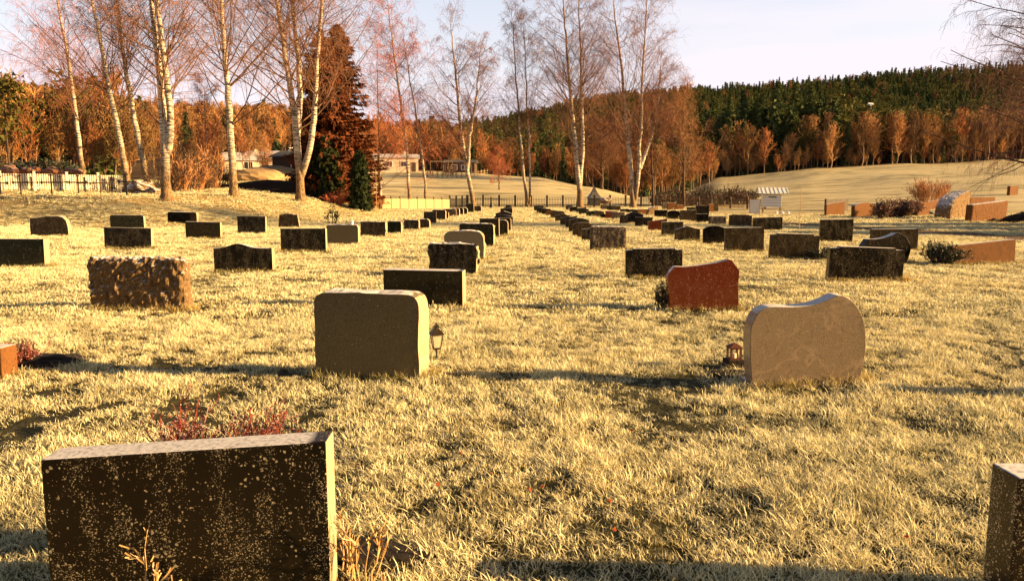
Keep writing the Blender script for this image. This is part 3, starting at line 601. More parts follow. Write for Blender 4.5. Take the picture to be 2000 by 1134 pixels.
T = [
 # ---- row A
 (617, 818, 571, 737, -10, .30, 'round', 'grey', 'grey speckled granite headstone with rough lit edge beside the hanging-style garden lantern', GA, dict(edge=.022, tufts=14)),
 (750, 904, 523, 597, -9, .2, 'rect', 'black', 'low wide polished black headstone just behind the grey speckled one', GA, dict(tufts=9)),
 (838, 930, 475, 536, -7, .22, 'round', 'black_lichen', 'dark headstone with rock-broken lichened top behind the wide black slab', GA, dict(edge=.05)),
 (868, 945, 450, 506, -7, .2, 'round2', 'beige', 'pale beige round-cornered headstone, fourth stone left of the aisle', GA, dict(edge=.03)),
 (898, 964, 436, 482, -7, .18, 'round', 'green', 'dark green round-cornered headstone behind the pale beige one', GA, dict(edge=.03)),
 (937, 975, 426, 463, -7, .12, 'rect', 'black', 'narrow square black headstone with a bright right edge, left of the aisle', GA, {}),
 (965, 992, 428, 459, -7, .14, 'round2', 'brown_lichen', 'small brown round-topped headstone touching the narrow square black one', GA, {}),
 (970, 998, 425, 451, -7, .14, 'round', 'brown', 'brown headstone peeping over the small round-topped one by the aisle', GA, {}),
 (965, 1001, 419, 441, -7, .14, 'arch', 'black', 'dark headstone with shallow arched top, fifth from the fence beside the aisle', GA, {}),
 (968, 1000, 411, 433, -7, .14, 'peak', 'brown', 'headstone with pointed ridge top near the far end left of the aisle', GA, {}),
 (977, 1001, 406, 424, -7, .14, 'round', 'black', 'flat dark headstone, third from the fence left of the aisle', GA, {}),
 (983, 1001, 403, 417, -7, .14, 'arch', 'brown_lichen', 'frosted headstone, second from the fence left of the aisle', GA, {}),
 (988, 1000, 400, 412, -7, .14, 'round', 'green', 'smallest and farthest headstone left of the aisle', GA, {}),
 # ---- row B
 (638, 700, 437, 477, -7, .2, 'round', 'grey', 'grey granite headstone with a small white ornament on top', GB, dict(edge=.03)),
 (704, 753, 432, 463, -7, .2, 'rect', 'brown_lichen', 'rusty brown rough headstone next to the grey one with the ornament', GB, dict(edge=.03)),
 (757, 784, 431, 458, -7, .2, 'round', 'green', 'dark green headstone with wavy lit edge, third of the long left row', GB, dict(edge=.025)),
 (789, 818, 429, 450, -7, .2, 'round', 'black_lichen', 'dark headstone with curled lit edge, fourth of the long left row', GB, dict(edge=.025)),
 (818, 839, 427, 447, -7, .2, 'round2', 'brown', 'olive round-shouldered headstone, fifth of the long left row', GB, dict(edge=.02)),
 (828, 852, 413, 438, -7, .12, 'rect', 'brown', 'tall square-cut headstone standing above its neighbours in the long left row', GB, {}),
 (844, 870, 409, 430, -7, .2, 'round', 'brown_lichen', 'rough brown headstone behind the tall square-cut one', GB, dict(edge=.03)),
 (862, 876, 414, 428, -7, .15, 'rect', 'green', 'narrow dark headstone tucked between two rough ones in the long left row', GB, {}),
 (866, 892, 407, 424, -7, .2, 'rect', 'speckled', 'lichen-mottled rough headstone about midway along the long left row', GB, dict(rough=.02)),
 (882, 897, 406, 423, -7, .2, 'round', 'brown', 'brown headstone just past the lichen-mottled one in the long left row', GB, dict(edge=.02)),
 (890, 905, 405, 420, -7, .2, 'round2', 'black', 'dark round-shouldered headstone, fourth from the far end of the long left row', GB, {}),
 (898, 913, 405, 419, -7, .2, 'round2', 'green', 'dark round-shouldered headstone, third from the far end of the long left row', GB, {}),
 (911, 926, 397, 416, -7, .12, 'rect', 'green', 'tall flat green-black headstone below the leaning birch trunk', GB, {}),
 (926, 940, 402, 414, -7, .15, 'round', 'brown', 'last small brown headstone of the long left row by the fence', GB, {}),
 # ---- left lawn
 (60, 134, 421, 461, -4, .2, 'lean', 'brown', 'reddish brown headstone with rounded rising shoulder at far left', GL, {}),
 (216, 282, 419, 447, -4, .14, 'round', 'green', 'green-grey headstone directly behind a lichened black one, far left lawn', GL, {}),
 (204, 296, 443, 486, -4, .14, 'rect', 'black_lichen', 'lichened black rectangular headstone in front of the green-grey one', GL, dict(tufts=12)),
 (328, 385, 414, 443, -4, .2, 'round', 'black', 'black headstone with round rough right shoulder near the twin birch', GL, dict(edge=.02)),
 (363, 431, 432, 467, -4, .12, 'rect', 'black', 'black rectangular headstone in front and right of the round-shouldered one', GL, {}),
 (464, 519, 421, 457, -4, .12, 'rect', 'black_lichen', 'square black headstone with a tiny knob on its top', GL, {}),
 (543, 586, 417, 445, -4, .14, 'trap', 'brown', 'dark headstone with sloping sides and stepped top, farthest on left lawn', GL, {}),
 (549, 637, 446, 494, -4, .13, 'rect', 'black_lichen', 'wide black headstone covered with pale lichen left of the grey one', GL, dict(tufts=12)),
 (419, 533, 474, 532, -4, .14, 'hump', 'black_lichen', 'black headstone with a low wavy hump on its top', GL, dict(tufts=12)),
 (-75, 88, 463, 523, -4, .17, 'rect', 'green', 'big dark headstone cut by the left edge of the picture', GL, dict(tufts=14)),
 (175, 362, 503, 603, -4, .24, 'rect', 'rock', 'rock-faced brown headstone with rugged side-lit surface on the left', GL, dict(rough=.06, tufts=22)),
 (-230, 4, 668, 735, -4, .2, 'rect', 'tan', 'headstone showing only its sunlit end at the left edge, by the red heather', GL, dict(tufts=4)),
 # ---- right of aisle, row C
 (1152, 1223, 441, 488, -3, .16, 'rect', 'speckled', 'pale heavily lichened headstone at the near end of the row right of the aisle', GC, dict(rough=.012, tufts=10)),
 (1136, 1190, 441, 471, -3, .14, 'slope', 'black_lichen', 'dark lichened headstone half hidden behind the pale lichened one', GC, {}),
 (1118, 1158, 433, 464, -3, .14, 'arch', 'brown', 'brown arched headstone, third in the row right of the aisle', GC, {}),
 (1111, 1150, 425, 453, -3, .14, 'arch', 'brown_lichen', 'brown arched lichened headstone, fourth in the row right of the aisle', GC, {}),
 (1104, 1130, 428, 446, -3, .14, 'dome', 'green', 'greenish dome-topped headstone squeezed behind the arched lichened one', GC, {}),
 (1094, 1127, 421, 441, -3, .14, 'slope', 'brown', 'brown headstone with slanting top, sixth right of the aisle', GC, {}),
 (1084, 1113, 417, 434, -3, .14, 'ogee', 'brown', 'brown headstone with curved shoulders, seventh right of the aisle', GC, {}),
 (1075, 1103, 411, 427, -3, .14, 'round2', 'brown_lichen', 'light brown headstone, eighth right of the aisle', GC, {}),
 (1066, 1090, 410, 422, -3, .14, 'arch', 'tan', 'small tan headstone, fourth from the fence right of the aisle', GC, {}),
 (1058, 1076, 407, 420, -3, .14, 'round', 'black', 'small black headstone, third from the fence right of the aisle', GC, {}),
 (1048, 1067, 405, 417, -3, .14, 'round', 'black', 'small black headstone, second from the fence right of the aisle', GC, {}),
 (1043, 1062, 401, 412, -3, .14, 'rect', 'green', 'farthest headstone right of the aisle, close to the black fence', GC, {}),
 (1222, 1333, 480, 541, -3, .14, 'step', 'black_lichen', 'black lichened headstone with stepped ends behind the red one', GC, dict(tufts=14)),
 # ---- row D
 (1105, 1119, 400, 411, -3, .2, 'round2', 'brown', 'round brown headstone nearest the fence in the second right row', GD, {}),
 (1113, 1128, 403, 414, -3, .14, 'rect', 'black', 'small black headstone beside the round brown one near the fence', GD, {}),
 (1125, 1145, 404, 416, -3, .14, 'slope', 'green', 'dark green headstone, third from the fence in the second right row', GD, {}),
 (1130, 1150, 408, 419, -3, .14, 'round', 'green', 'dark green headstone, fourth from the fence in the second right row', GD, {}),
 (1145, 1167, 410, 423, -3, .14, 'slope', 'green', 'grey-green headstone with slanting top, fifth from the fence', GD, {}),
 (1160, 1180, 411, 424, -3, .14, 'arch', 'brown_lichen', 'brown arched headstone, sixth from the fence in the second right row', GD, {}),
 (1173, 1185, 417, 426, -3, .14, 'arch', 'black', 'tiny black headstone between a brown arched and a red-brown one', GD, {}),
 (1182, 1206, 412, 427, -3, .14, 'rect', 'red', 'red-brown square headstone far off in the second right row', GD, {}),
 (1194, 1220, 414, 430, -3, .14, 'rect', 'speckled', 'mottled green-grey headstone overlapping the red-brown square one', GD, {}),
 (1210, 1226, 419, 438, -3, .14, 'rect', 'brown', 'narrow brown headstone left of the dark peaked one', GD, {}),
 (1222, 1256, 413, 437, -3, .14, 'ogee', 'black', 'dark headstone with a soft peak in the second right row', GD, {}),
 (1240, 1274, 423, 443, -3, .12, 'rect', 'black', 'dark rectangular headstone with thin pale rim, before the soft-peaked one', GD, {}),
 (1266, 1303, 427, 453, -3, .14, 'slope', 'red', 'reddish headstone with frosty slanted top, second right row', GD, {}),
 (1292, 1334, 432, 461, -3, .14, 'rect', 'black_lichen', 'lichened dark square headstone left of the peaked olive one', GD, {}),
 (1318, 1367, 441, 470, -3, .14, 'peak', 'brown_lichen', 'low olive-brown headstone with a blunt peak', GD, {}),
 (1373, 1416, 439, 476, -3, .12, 'arch', 'black', 'jet black headstone with an arched top', GD, {}),
 (1416, 1492, 442, 491, -3, .14, 'rect', 'brown_lichen', 'dark brown lichened square headstone touching the jet black arched one', GD, dict(tufts=10)),
 (1503, 1598, 454, 506, -3, .14, 'step', 'brown_lichen', 'brown headstone with stepped ends, left of the big black speckled one', GD, dict(tufts=12)),
 (1617, 1762, 482, 551, -3, .16, 'step', 'black_lichen', 'big black headstone with white specks and stepped top on the right', GD, dict(tufts=18)),
 # ---- row E
 (1173, 1187, 399, 410, -3, .14, 'round2', 'speckled', 'dark headstone with a pale boulder lying on it near the fence', GE, {}),
 (1185, 1202, 401, 411, -3, .14, 'round', 'green', 'green headstone, left one of a close pair near the fence', GE, {}),
 (1194, 1212, 402, 412, -3, .14, 'round', 'brown', 'olive headstone, right one of a close pair near the fence', GE, {}),
 (1211, 1228, 407, 415, -3, .14, 'slope', 'green', 'low dark headstone between the close pair and the boulder', GE, {}),
 (1223, 1247, 408, 416, -3, .14, 'arch', 'black', 'low wide dark headstone left of the tan one', GE, {}),
 (1246, 1269, 408, 419, 8, .14, 'rect', 'tan', 'tan headstone just left of the leaning boulder stone', GE, {}),
 (1265, 1286, 401, 420, 20, .3, 'wedge', 'rock', 'leaning boulder headstone shaped like a wedge, mid distance', GE, dict(rough=.05)),
 (1278, 1304, 409, 425, -3, .12, 'rect', 'black', 'black rectangular headstone right of the boulder stone', GE, {}),
 (1303, 1328, 410, 429, -3, .12, 'arch', 'black', 'black headstone with slightly arched top beside the rectangular black one', GE, {}),
 (1328, 1360, 410, 432, -3, .12, 'rect', 'brown', 'brown square headstone, third of a dark trio right of the boulder', GE, {}),
 (1360, 1384, 417, 435, -3, .12, 'rect', 'black', 'small black headstone with pale rim next to the brown square one', GE, {}),
 (1384, 1419, 421, 439, -3, .14, 'rect', 'speckled', 'light mottled rough headstone among dark ones in the third right row', GE, dict(rough=.02)),
 (1424, 1468, 418, 442, -3, .14, 'step', 'brown', 'brown stepped headstone below the white shelter', GE, {}),
 (1471, 1528, 423, 450, -3, .14, 'rect', 'black_lichen', 'wide dark lichened headstone in front of the white shelter', GE, {}),
 (1601, 1665, 427, 474, -3, .12, 'rect', 'black_lichen', 'tall black lichened headstone alone beside the soil path', GE, {}),
 (1701, 1792, 446, 488, -3, .14, 'rect', 'brown_lichen', 'wide brown lichened headstone behind the black fin-shaped one', GE, {}),
 (1684, 1777, 452, 515, 10, .2, 'fin', 'black', 'polished black fin-shaped headstone with swept curved top', GE, {}),
 (1860, 1982, 467, 516, 12, .16, 'slope', 'tan', 'orange-brown polished headstone at right edge beside a dark bush', GE, dict(tufts=14)),
 # ---- far row F
 (1294, 1310, 395, 409, 2, .3, 'rect', 'speckled', 'mottled block headstone in front of the fence below a bare tree', None, {}),
 (1304, 1320, 396, 411, 6, .2, 'round', 'tan', 'orange-lit headstone right of the mottled block by the fence', None, {}),
 (1321, 1335, 399, 410, 10, .2, 'rect', 'tan', 'small tan headstone right of the orange-lit one by the fence', None, {}),
 (1342, 1361, 404, 412, 2, .14, 'rect', 'green', 'low dark headstone behind and left of the tall black one', None, {}),
 (1359, 1385, 401, 421, 2, .14, 'rect', 'black', 'tall black headstone below the round-topped standing stone', None, {}),
 (1384, 1394, 398, 413, 10, .3, 'rect', 'tan', 'narrow tan headstone right of the tall black one', None, {}),
 (1366, 1376, 385, 402, 4, .25, 'dome', 'rock', 'round-topped standing stone by the fence', None, dict(rough=.03)),
 (1393, 1403, 384, 412, 4, .2, 'point', 'brown_lichen', 'slender pointed standing stone left of the white shelter', None, {}),
 # ---- far right group
 (1613, 1656, 388, 413, 28, .2, 'rect', 'brown', 'brown headstone behind the tan one, right of the white shelter', GG, {}),
 (1614, 1649, 393, 421, 28, .2, 'slope', 'tan', 'tan sunlit headstone, leftmost of the sunlit group at right', GG, {}),
 (1669, 1709, 395, 424, 30, .28, 'arch', 'tan', 'arched red-brown sunlit headstone left of the frosty hedge', GG, {}),
 (1786, 1815, 394, 421, 30, .2, 'round', 'tan', 'orange headstone immediately right of the frosty hedge', GG, {}),
 (1812, 1842, 389, 412, 30, .2, 'slope', 'tan', 'orange slanted headstone left of the huge wedge stone', GG, {}),
 (1855, 1894, 372, 427, 45, .9, 'wedge', 'rock', 'huge wedge-shaped boulder headstone with dark left side', GG, dict(rough=.05)),
 (1897, 1965, 391, 433, 30, .4, 'slope', 'tan', 'long low sunlit headstone right of the huge wedge stone', GG, dict(rough=.02)),
 (1894, 1942, 385, 410, 25, .25, 'rect', 'tan', 'long tan headstone behind the huge wedge stone', GG, {}),
 (1970, 1986, 363, 404, 30, .35, 'round', 'tan', 'tall upright tan pillar stone near the right edge', GG, {}),
 (1997, 2030, 384, 402, 30, .3, 'rect', 'brown', 'dark headstone cut by the right edge behind the pillar stone', GG, {}),
]
BY = {}
for r in T:
    Lp, Rp, top, base, yaw, th, shape, mat, label, grp, kw = r
    kw = dict(kw); kw.setdefault('tufts', 6 if base > 425 else 0)
    BY[(Lp, Rp)] = stone(Lp, Rp, top, base, yaw, th, shape, mat, label, group=grp, **kw)
# front left stone, from the corners of its top
def stone_top(Lc, Rc, h, th, shape, mat, label, group, edge=0, extend=0, tufts=18):
    a = G(Lc[0], Lc[1], h); b = P(Rc[0], Rc[1], a[1]+.04); h = b[2]; w = math.hypot(b[0]-a[0], b[1]-a[1]); yaw = math.atan2(b[1]-a[1], b[0]-a[0])
    o = slab_mesh('headstone', shape, w, h, th, M[mat], edge, bevel=.007); o.location = ((a[0]+b[0])/2, (a[1]+b[1])/2, 0); o.rotation_euler = (0, 0, yaw)
    c, s = math.cos(yaw), math.sin(yaw)
    tuft_line((a[0]+.05*s, a[1]-.05*c), (b[0]+.05*s, b[1]-.05*c), tufts); tuft_line((b[0]+.06, b[1]), (b[0]+.06, b[1]+.2), 9)
    return tag(o, label, 'headstone', group), yaw, w
a1, a1yaw, a1w = stone_top((78, 897), (637, 862), .57, .15, 'tiltrect', 'front', 'large black headstone speckled with ochre lichen, nearest at bottom left', GA)
# right front: rounded grey stone, red stone, edge stone
R1 = stone(1463, 1686, 573, 750, 4, .16, 'wave', 'pale', 'large veined grey-brown headstone with curved sweeping top beside a small red lantern', group=GC, tufts=20)
pl = MB().box((0.02, .09, -.02), (1.02, .30, .09)).build('plinth', M['pale'], R1, .008)
R2 = stone(1303, 1443, 506, 606, 1, .15, 'notch', 'red', 'red polished granite headstone with concave top and pointed shoulders', group=GC, tufts=18)
x0 = G(1937, 903, .52)
R3 = slab_mesh('headstone', 'rect', .95, .52, .17, M['front'], 0, .007); yw = R_(0)
R3.location = (x0[0]+.475*math.cos(yw)+.0, x0[1]-.17+.475*math.sin(yw), 0); R3.rotation_euler = (0, 0, yw)
tag(R3, 'dark headstone cut off by the bottom right corner, frosty top', 'headstone', GC)
ex = slab_mesh('headstone', 'round', .9, .62, .2, M['grey'], .02); ex.location = (5.75, 5.75, 0); tag(ex, 'grey headstone standing just outside the right edge, casting its shadow in', 'headstone')
# small ornament, knob, boulder
def at_stone(o, lx, ly, lz):
    a = o.rotation_euler.z; return (o.location.x+lx*math.cos(a)-ly*math.sin(a), o.location.y+lx*math.sin(a)+ly*math.cos(a), o.location.z+lz)
def sphere_np(r, seg=14, rings=9, sq=(1, 1, 1), amp=0., seed=0, ns=3.0):
    V = []; Fs = []
    for i in range(rings+1):
        ph = math.pi*i/rings
        for j in range(seg):
            th = 2*math.pi*j/seg; V.append((math.sin(ph)*math.cos(th), math.sin(ph)*math.sin(th), math.cos(ph)))
    V = np.array(V); d = 1+amp*fbm(V[:, 0]*ns+seed, V[:, 1]*ns, V[:, 2]*ns, 3) if amp else 1
    V = V*np.reshape(d, (-1, 1) if amp else ())*r*np.array(sq)
    for i in range(rings):
        for j in range(seg): Fs.append((i*seg+j, (i+1)*seg+j, (i+1)*seg+(j+1) % seg, i*seg+(j+1) % seg))
    return V, Fs
def boulder(name, loc, r, sq, mat, label, cat, group=None, seed=1, amp=.45, res=24):
    V, Fs = sphere_np(r, res, res*2//3, sq, amp, seed); o = mesh_np(name, V, Fs, mat); o.location = loc; return tag(o, label, cat, group)
s_ = BY[(638, 700)]; p = at_stone(s_, .30, .1, .66)
mb = MB().bar((0, 0, 0), (0, 0, .05), .05, .035, 10).bar((0, 0, .05), (0, 0, .13), .04, .055, 10); o = mb.build('vase', M['white_paint']); o.location = p
tag(o, 'small white ornament standing on the grey headstone', 'vase')
s_ = BY[(464, 519)]; h_ = max(v.co.z for v in s_.data.vertices); p = at_stone(s_, .28, .06, h_)
mb = MB().bar((0, 0, 0), (0, 0, .05), .03, .02, 8).bar((0, 0, .05), (0, 0, .1), .035, .01, 8); o = mb.build('candle_holder', M['iron']); o.location = p; tag(o, 'tiny dark knob standing on top of the square black headstone', 'candle holder')
p = G(1181, 402); boulder('boulder', (P(1183, 399, 84)[0], 84, .85), .62, (1.1, .7, .55), M['rock'], 'pale boulder resting on top of a headstone near the fence', 'boulder', seed=4)
p = G(1817, 420); boulder('flower_pot', (p[0], p[1], .12), .30, (1.1, 1, .55), M['iron'], 'round dark pot on the grass below the huge wedge stone', 'pot', seed=6, amp=.05)
p = G(1998, 434); boulder('soil_mound', (p[0]+.6, p[1]+.4, 0), 1.3, (1.2, .8, .42), M['soil'], 'dark heap of soil at the right edge beside the path', 'mound', seed=9, amp=.3)

# ------------------------------------------------------------------ lanterns
def build_lantern():
    g = G(853, 700); r = empty('grave_lantern', (g[0], g[1], 0), .35, label='tarnished metal garden lantern on a stake beside the grey speckled headstone', cat='lantern')
    k = ppm(g[1]); z0 = .095
    MB().bar((0, 0, -.05), (0, 0, z0+.005), .009, .009, 8).build('stake', M['iron'], r)
    b = MB().box((0, 0, z0+.008), (.072, .072, .016)); b.build('base', M['copper'], r, .002)
    def ring(zb, zt, wb, wt):
        return [(sx*wb, sy*wb, zb) for sx, sy in ((-1, -1), (1, -1), (1, 1), (-1, 1))], [(sx*wt, sy*wt, zt) for sx, sy in ((-1, -1), (1, -1), (1, 1), (-1, 1))]
    lo, hi = ring(z0+.016, z0+.15, .034, .052)
    fr = MB()
    for a, c in zip(lo, hi): fr.bar(a, c, .0035, .0035, 5)
    for i in range(4): fr.bar(hi[i], hi[(i+1) % 4], .0035, None, 5); fr.bar(lo[i], lo[(i+1) % 4], .0035, None, 5)
    fr.build('frame', M['copper'], r)
    for i in range(4):
        q = [lo[i], lo[(i+1) % 4], hi[(i+1) % 4], hi[i]]; c = Vector((0, 0, z0+.08)); q = [tuple(c+(Vector(v)-c)*.95) for v in q]
        mesh_np('pane', q, [(0, 1, 2, 3)], M['glass'], r)
    MB().bar((0, 0, z0+.018), (0, 0, z0+.09), .021, .021, 12).build('candle', M['candle'], r)
    lo2, hi2 = ring(z0+.148, z0+.205, .070, .022); rf = MB(); rf.add(lo2+hi2, [(0, 1, 5, 4), (1, 2, 6, 5), (2, 3, 7, 6), (3, 0, 4, 7), (0, 3, 2, 1), (4, 5, 6, 7)])
    rf.bar((0, 0, z0+.205), (0, 0, z0+.22), .018, .018, 8); lo3, hi3 = ring(z0+.218, z0+.25, .030, .004)
    rf.add(lo3+hi3, [(0, 1, 5, 4), (1, 2, 6, 5), (2, 3, 7, 6), (3, 0, 4, 7), (0, 3, 2, 1), (4, 5, 6, 7)]); rf.build('roof', M['copper'], r)
    MB().bar((0, 0, z0+.25), (0, 0, z0+.268), .005, .002, 6).build('finial', M['copper'], r)
build_lantern()
def build_lantern2():
    g = G(1433, 715); r = empty('grave_lantern', (g[0], g[1], 0), .1, label='small dark red house-shaped lantern left of the veined headstone', cat='lantern')
    MB().box((0, 0, .035), (.16, .16, .07)).build('plinth', M['soil'], r, .004)
    b = MB()
    for sx in (-1, 1):
        for sy in (-1, 1): b.box((sx*.045, sy*.045, .125), (.016, .016, .11))
    b.box((0, 0, .076), (.11, .11, .012)).box((0, 0, .178), (.11, .11, .012)); b.build('frame', M['rustred'], r)
    MB().bar((0, 0, .082), (0, 0, .125), .02, .02, 10).build('candle', M['candle'], r)
    MB().add([(-.068, -.068, .184), (.068, -.068, .184), (.068, .068, .184), (-.068, .068, .184), (0, 0, .228)], [(0, 1, 4), (1, 2, 4), (2, 3, 4), (3, 0, 4), (0, 3, 2, 1)]).build('roof', M['rustred'], r)
build_lantern2()

# ------------------------------------------------------------------ tree engine
def tubes(Pt, Rd, k):
    """Pt (M,n,3), Rd (M,n): open tubes of k sides (k=2: ribbon)"""
    M_, n = Rd.shape; T_ = np.gradient(Pt, axis=1); T_ /= np.linalg.norm(T_, axis=2, keepdims=True)+1e-9
    ref = np.where(np.abs(T_[:, :1, 2:3]) > .9, np.array([[[1., 0, 0]]]), np.array([[[0, 0, 1.]]])); ref = np.broadcast_to(ref, T_.shape)
    U = np.cross(T_, ref); U /= np.linalg.norm(U, axis=2, keepdims=True)+1e-9; Wv = np.cross(T_, U)
    if k == 2:
        a = np.random.default_rng(1).uniform(0, np.pi, (M_, 1, 1)); d = U*np.cos(a)+Wv*np.sin(a)
        V = np.stack([Pt-d*Rd[..., None], Pt+d*Rd[..., None]], 2)
    else:
        an = np.arange(k)*2*np.pi/k; V = Pt[:, :, None, :]+Rd[:, :, None, None]*(U[:, :, None, :]*np.cos(an)[None, None, :, None]+Wv[:, :, None, :]*np.sin(an)[None, None, :, None])
    base = (np.arange(M_)[:, None, None]*n+np.arange(n-1)[None, :, None])*k; i = np.arange(1 if k == 2 else k)[None, None, :]; j = (i+1) % k
    Fq = np.stack([base+i, base+j, base+k+j, base+k+i], -1).reshape(-1, 4)
    return V.reshape(-1, 3), Fq
def merge(parts):
    V = []; Fq = []; b = 0
    for v, f in parts: V.append(v); Fq.append(f+b); b += len(v)
    return np.vstack(V), np.vstack(Fq)
def kids(r, Pp, Rp, per, tlo, thi, lenf, ang, n, up=0., droop=0., wob=.1, rf=.5, rmin=.003, lent=None, azl=None):
    """grow `per` children on every parent polyline"""
    M_, m = Rp.shape; N = M_*per; pi = np.repeat(np.arange(M_), per); t_ = r.uniform(tlo, thi, N); f = t_*(m-1); i0 = np.minimum(f.astype(int), m-2); fr = (f-i0)[:, None]
    p0 = Pp[pi, i0]*(1-fr)+Pp[pi, i0+1]*fr; r0 = Rp[pi, i0]*(1-fr[:, 0])+Rp[pi, i0+1]*fr[:, 0]
    T_ = Pp[pi, i0+1]-Pp[pi, i0]; T_ /= np.linalg.norm(T_, axis=1, keepdims=True)+1e-9
    plen = np.linalg.norm(np.diff(Pp, axis=1), axis=2).sum(1)[pi]
    q = r.normal(0, 1, (N, 3)); q -= (q*T_).sum(1, keepdims=True)*T_; q /= np.linalg.norm(q, axis=1, keepdims=True)+1e-9
    a = np.radians(r.uniform(ang[0], ang[1], N))[:, None]; d = T_*np.cos(a)+q*np.sin(a)
    ln = lenf(t_, plen, r) ; out = np.zeros((N, n, 3)); out[:, 0] = p0; dd = d.copy()
    w1 = r.normal(0, wob, (N, n, 3))
    for s in range(1, n):
        g = np.zeros((N, 3)); g[:, 2] = up if s < n*.5 else up-droop
        dd = dd+g*(1.0/(n-1))*1.6+w1[:, s]; dd /= np.linalg.norm(dd, axis=1, keepdims=True)
        out[:, s] = out[:, s-1]+dd*(ln/(n-1))[:, None]
    rr = np.minimum(r0*rf, np.maximum(rmin*1.6, ln*.02)); R2 = rr[:, None]*np.linspace(1, .25, n)[None]; R2 = np.maximum(R2, rmin)
    return out, R2
def bark_mat():
    t = NT('birch_bark'); o = t.pos((1, 1, 7)); p = t.pos()
    m = t.rng(t.noise(o, 2.2, 6, .75), .47, .56); z = t.attr('zh')
    w = t.mix(t.noise(p, 2, 3), (.50, .42, .30), (.70, .62, .48))
    low = t.rng(t.math('ADD', z, t.rng(t.noise(p, 2.5, 4), 0, 1, -1.6, 1.6)), 1.2, 3.6)
    c = t.mix(m, w, (.035, .025, .018)); rough = t.mix(t.rng(t.noise(t.pos((1, 1, .4)), 14, 5, .7), .4, .6), (.05, .03, .015), (.30, .19, .09))
    c = t.mix(low, rough, c); hi = t.rng(z, 7, 17, 0, .5); c = t.mix(hi, c, (.22, .09, .04))
    return t.bsdf(c, .8, t.noise(t.pos((1, 1, .5)), 12, 5, .7), .6, .04, 0, .2)
M['birch'] = bark_mat()
M['branch'] = simple('birch_branch', (.13, .07, .04), .8, .4, 3)
M['twig'] = simple('birch_twigs', (.26, .12, .07), .8, .35, .5, bump=0)
M['twig_red'] = simple('reddish_twigs', (.40, .12, .055), .8, .35, .5, bump=0)
M['twig_gold'] = simple('golden_twigs', (.42, .20, .08), .8, .35, .5, bump=0)
M['twig_grey'] = simple('grey_brown_twigs', (.26, .17, .12), .8, .3, .5, bump=0)
M['twig_oak'] = simple('oak_twigs', (.16, .065, .028), .85, .4, .5, bump=0)
M['darkbark'] = simple('dark_bark', (.07, .042, .024), .9, .4, 5, bump=.6)
def poly_interp(pts, n, r, wob=0.02):
    pts = np.array(pts, float); s = np.concatenate([[0], np.cumsum(np.linalg.norm(np.diff(pts, axis=0), axis=1))]); tt = np.linspace(0, s[-1], n)
    o = np.stack([np.interp(tt, s, pts[:, i]) for i in range(3)], 1)
    k = np.array([.25, .5, .25])
    for _ in range(2): o[1:-1] = .25*o[:-2]+.5*o[1:-1]+.25*o[2:]
    o[2:-1] += r.normal(0, wob, (n-3, 3))*np.array([1, 1, 0]); return o
